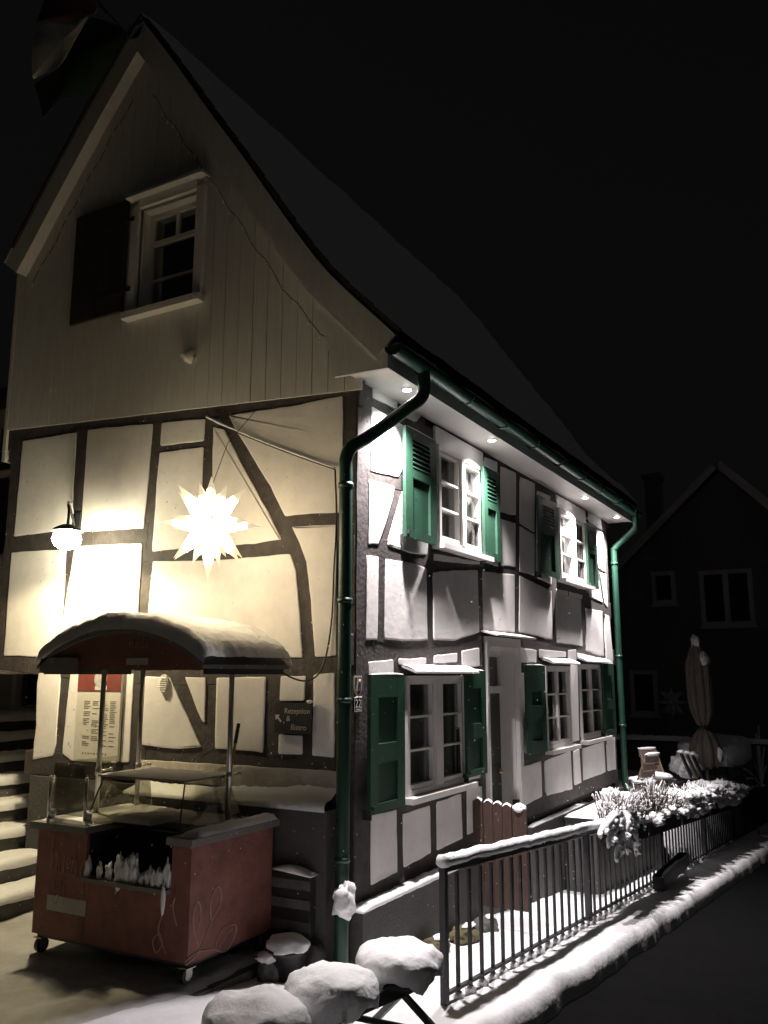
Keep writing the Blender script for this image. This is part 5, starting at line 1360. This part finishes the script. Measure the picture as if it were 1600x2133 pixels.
# ------------------------------------------------------------------ planters with snowy heather on the railing
def planter(x0, x1, label, seed, hgt, mound):
    t = thing('planter', ((x0 + x1) / 2, FY - .05, gz((x0 + x1) / 2) + .6), label, 'planter', 'planters on the street railing')
    def z(x): return ft(x)
    mb = MB(); y0, y1 = FY - .17, FY + .03
    for x in (x0, x1):
        mb.v += [(x, y0, z(x) - .20), (x, y1, z(x) - .20), (x, y1, z(x) + .01), (x, y0, z(x) + .01)]
    mb.f = [(0, 1, 2, 3), (7, 6, 5, 4), (0, 4, 5, 1), (1, 5, 6, 2), (2, 6, 7, 3), (3, 7, 4, 0)]
    mb.build('box', CARTIN, t)
    rr = random.Random(seed); tw = MB(); sn = MB()
    for i in range(int((x1 - x0) * 110)):
        bx_ = rr.uniform(x0 + .03, x1 - .03); by_ = rr.uniform(y0 + .02, y1 - .02); b0 = Vector((bx_, by_, z(bx_) - .01))
        cl = .65 + .75 * noise.noise(Vector((bx_ * 3.1, seed, 0)))
        h = hgt * rr.uniform(.30, 1.05) * max(.35, cl); sp = rr.uniform(.1, .75)
        an_ = rr.uniform(-.6, 1.9) if rr.random() < .7 else rr.uniform(0, 6.28)
        d = Vector((math.cos(an_) * sp * h, math.sin(an_) * sp * h * .8 - .05 * h, h))
        m_ = b0 + d * .5 + Vector((rr.uniform(-.03, .03), rr.uniform(-.03, .03), .05 * sp)); e = b0 + d - Vector((0, 0, .18 * sp * h))
        tw.tube([b0, m_, e], [.008, .006, .003], 4)
        for b_ in range(2):
            u = rr.uniform(.35, .9); p = m_ + (e - m_) * (u * 2 - 1) if u > .5 else b0 + (m_ - b0) * u * 2
            q = p + Vector((rr.uniform(-.06, .06), rr.uniform(-.06, .06), rr.uniform(.02, .07))); tw.tube([p, q], [.004, .002], 3)
            if rr.random() < .6: sn.lump(q, (.009, .009, .011), rr.random() * 50, .5, 1, None, 2)
        if rr.random() < .72:
            r = rr.uniform(.004, .011); k0 = rr.uniform(.1, .7); q0 = m_ + (e - m_) * k0
            sn.tube([q0 + Vector((0, 0, .003)), (q0 + e) / 2 + Vector((0, 0, .008)), e + Vector((0, 0, .008))], [r * .7, r * 1.2, r * .5], 5, wob=.8, seed=i)
        if rr.random() < .35:
            p = b0 + (e - b0) * rr.uniform(.2, .8); r2 = rr.uniform(.012, .030); sn.lump(p, (r2 * 1.3, r2 * 1.1, r2 * .8), rr.random() * 50, .6, 2, None, 2)
    for i in range(int((x1 - x0) * (7 + 16 * mound))):
        bx_ = rr.uniform(x0, x1); by_ = rr.uniform(y0 - .05, y1 + .05); r = rr.uniform(.05, .09 + .09 * mound)
        sn.lump((bx_, by_, z(bx_) + rr.uniform(-.06, .05 + .20 * mound)), (r * 1.3, r, r * .62), rr.random() * 50, .7, 3, None, 3.2)
    tw.build('twigs', TWIG, t)['kind'] = 'stuff'; sn.build('plant_snow', SNOW, t, True)['kind'] = 'stuff'
planter(3.65, 5.15, 'dark planter of snowy heather nearest the drooping snowy branch', 11, .60, .1)
planter(5.25, 7.2, 'dark planter of tall snowy heather in the middle of the railing', 12, .58, .25)
planter(7.35, 9.6, 'dark planter of bushy plants under snow clumps below the parasol', 13, .42, .8)
planter(9.75, 13.2, 'farthest dark planter on the railing, heaped with snow', 14, .40, 1.0)
# drooping snow-laden branch over the railing
t = thing('snowy_branch', (3.2, FY, ft(3.2) - .3), 'drooping conifer branch thick with snow, hanging over the railing top', 'branch')
o0 = onY(1292, 1700, -1.0); mb = MB(); tw = MB()
for i, (px, py, Y) in enumerate(((1250, 1738, -1.08), (1268, 1758, -1.12), (1285, 1788, -1.14), (1308, 1772, -1.16), (1326, 1776, -1.12), (1340, 1738, -1.05), (1300, 1745, -1.18), (1262, 1700, -.95), (1320, 1715, -1.05))):
    e = onY(px, py, Y); m_ = (o0 + e) / 2 + Vector((0, -.05, .07)); pth = smooth_path([o0, m_, e], 7); k = len(pth)
    mb.tube([p + Vector((0, 0, .02)) for p in pth], [.080 - .058 * (j / k) ** 1.1 for j in range(k)], 10, wob=.55, seed=i * 3.0)
    mb.lump(e, (.026, .024, .045), i, .4, 2)
    for j in range(1, k):
        q = pth[j] + Vector((.03 * math.sin(i * 3 + j * 2.1), -.02 + .02 * math.cos(j * 1.7 + i), .02 * math.sin(j * 2.9))); r_ = .060 - .034 * j / k
        mb.lump(q, (r_ * 1.1, r_, r_ * .8), i * 7.3 + j, .8, 2, None, 2.4)
    tw.tube([p + Vector((0, 0, -.05)) for p in pth], .012, 5)
mb.lump(o0 + Vector((0, 0, .05)), (.17, .13, .10), 5, .35, 3).lump(onY(1270, 1660, -.85), (.12, .10, .11), 6, .3, 3)
mb.build('branch_snow', SNOW, t, True); tw.build('twig', TWIG, t)
# trough on the kerb outside the railing
a, b = onY(1372, 1846, -1.07), onY(1428, 1822, -1.07)
t = thing('window_trough', ((a.x + b.x) / 2, -1.07, gz(a.x)), 'empty dark trough standing on the snowy kerb against the railing', 'trough')
zz = gz(a.x); h = .17
m_ = MB(); m_.box((a.x, -1.14, zz + .01), (b.x, -1.125, zz + h)); m_.box((a.x, -1.01, zz + .01), (b.x, -.995, zz + h)); m_.box((a.x, -1.125, zz + .012), (a.x + .015, -1.01, zz + h)); m_.box((b.x - .015, -1.125, zz + .012), (b.x, -1.01, zz + h)); m_.box((a.x + .015, -1.125, zz), (b.x - .015, -1.01, zz + .05))
m_.build('box', CARTIN, t)
MB().lump(((a.x + b.x) / 2, -1.07, zz + .10), ((b.x - a.x) * .45, .05, .05), 3, .3, 3).build('trough_snow', SNOW, t, True)

# bare snowy twigs at the right edge
t = thing('bare_shrub', (13, -.75, gz(13)), 'bare shrub with snow along its twigs at the right picture edge', 'shrub')
tw = MB(); sn = MB(); rr = random.Random(21); o0 = onY(1585, 1640, -.8)
for px, py in ((1540, 1600), (1560, 1570), (1575, 1530), (1592, 1560), (1555, 1625), (1600, 1590), (1580, 1515), (1548, 1660)):
    e = onY(px, py, -.8 + rr.uniform(-.15, .15)); m_ = (o0 + e) / 2 + Vector((0, 0, .08)); p = smooth_path([o0, m_, e], 5)
    tw.tube(p, [.03 - .02 * i / len(p) for i in range(len(p))], 5); sn.tube([q + Vector((0, 0, .03)) for q in p], .032, 6, wob=.6)
tw.tube([Vector((o0.x, o0.y, gz(o0.x))), o0], .04, 6); sn.lump(o0, (.14, .14, .10), 2, .4, 2)
tw.build('twig', TWIG, t); sn.build('twig_snow', SNOW, t, True)

# ------------------------------------------------------------------ dark neighbouring house
fh = thing('neighbour_house', (22, 0, gz(22)), 'dark clad neighbouring house with steep gable, barely lit, at right', 'house')
XF2 = 22.0
ap_ = onX(1497, 975, XF2); el = onX(1285, 1195, XF2); er = Vector((XF2, ap_.y - (el.y - ap_.y), ap_.z - (ap_.z - el.z) * 1.12))
wz = gz(22) - .5
MB().prism('G', [(el.y, wz), (er.y, wz), (er.y, er.z), (ap_.y, ap_.z - .12), (el.y, el.z)], -XF2 - 8, -XF2).build('wall', SIDING, fh)
for a, b in ((ap_, el), (ap_, er)):
    d = (b - a).normalized(); b2 = b + d * .8
    rf = MB().bar(a + Vector((3.7, 0, .05)), b2 + Vector((3.7, 0, .05)), 8.2, .16, (0, -d.z, d.y)).build('roof', ROOFM, fh)
    MB().bar(a + Vector((-.42, 0, .06)), b2 + Vector((-.42, 0, .06)), .05, .22, (0, -d.z, d.y)).build('barge_board', FARW, rf)
    up_ = Vector((0, -d.z, d.y)); up_ = up_ if up_.z > 0 else -up_
    MB().bar(a + Vector((3.7, 0, .05)) + up_ * .12, b2 + Vector((3.7, 0, .05)) + up_ * .12, 8.0, .08, (0, -d.z, d.y)).build('roof_snow', SNOW, rf)
def fwin(px, cols, nm='window'):
    p = [onX(a, b, XF2) for a, b in px]; u0, u1 = p[1].y, p[0].y; v1, v0 = p[0].z, p[1].z; f = MB(); w_ = .13
    f.pbox('G', u0, u0 + w_, v0, v1, -XF2 + .0, -XF2 + .09); f.pbox('G', u1 - w_, u1, v0, v1, -XF2, -XF2 + .09); f.pbox('G', u0 + w_, u1 - w_, v0, v0 + w_, -XF2, -XF2 + .088); f.pbox('G', u0 + w_, u1 - w_, v1 - w_, v1, -XF2, -XF2 + .088)
    for k in range(1, cols): c = u0 + (u1 - u0) * k / cols; f.pbox('G', c - .08, c + .08, v0 + w_, v1 - w_, -XF2, -XF2 + .086)
    o = f.build('window', FARW, fh)
    for k in range(cols): MB().pbox('G', u0 + (u1 - u0) * k / cols + .06, u0 + (u1 - u0) * (k + 1) / cols - .06, v0 + .1, v1 - .1, -XF2 + .02, -XF2 + .03).build('pane', ENAMEL, o)
    MB().pbox('G', u0 - .05, u1 + .05, v0 - .08, v0, -XF2, -XF2 + .16).build('sill', FARW, o)
fwin([(1357, 1192), (1410, 1258)], 1); fwin([(1456, 1190), (1575, 1302)], 2); fwin([(1312, 1396), (1374, 1490)], 1)
ca, cb_ = onX(1345, 1000, 24.5), onX(1382, 1125, 24.5)
MB().box((24.2, cb_.y, cb_.z - 1), (24.9, ca.y, ca.z)).box((24.12, cb_.y - .08, ca.z + .002), (24.98, ca.y + .08, ca.z + .14)).build('chimney', SIDING, fh)
sc = onX(1400, 1463, 21.5)
star(sc, .50, 'unlit_paper_star', 'unlit pale many-pointed star in front of the dark neighbouring house', STARU, STARU, 1.1)

# falling snow
fs_ = MB(); rr = random.Random(99)
for i in range(1100):
    dpt = rr.uniform(4.5, 8); px, py = rr.uniform(0, 1250), rr.uniform(750, 1900); p = CAM + ray(px, py) * dpt
    if p.x > -.35 and p.y > -.55: continue
    if p.z < .8 or (px > 700 and py < 760 + (px - 700) * .72): continue
    r = rr.uniform(.002, .0042)
    d = Vector((rr.uniform(-.4, .4), rr.uniform(-.4, .4), 1)) * r * rr.uniform(1, 2.2)
    fs_.add([p + d, p + Vector((r, 0, 0)), p + Vector((0, r, 0)), p - Vector((r, 0, 0)), p - Vector((0, r, 0)), p - d], [(0, 1, 2), (0, 2, 3), (0, 3, 4), (0, 4, 1), (5, 2, 1), (5, 3, 2), (5, 4, 3), (5, 1, 4)])
o = fs_.build('falling_snow', SNOW); o['kind'] = 'stuff'; tag(o, 'light scattered snowflakes falling in front of the house', 'snowflakes')
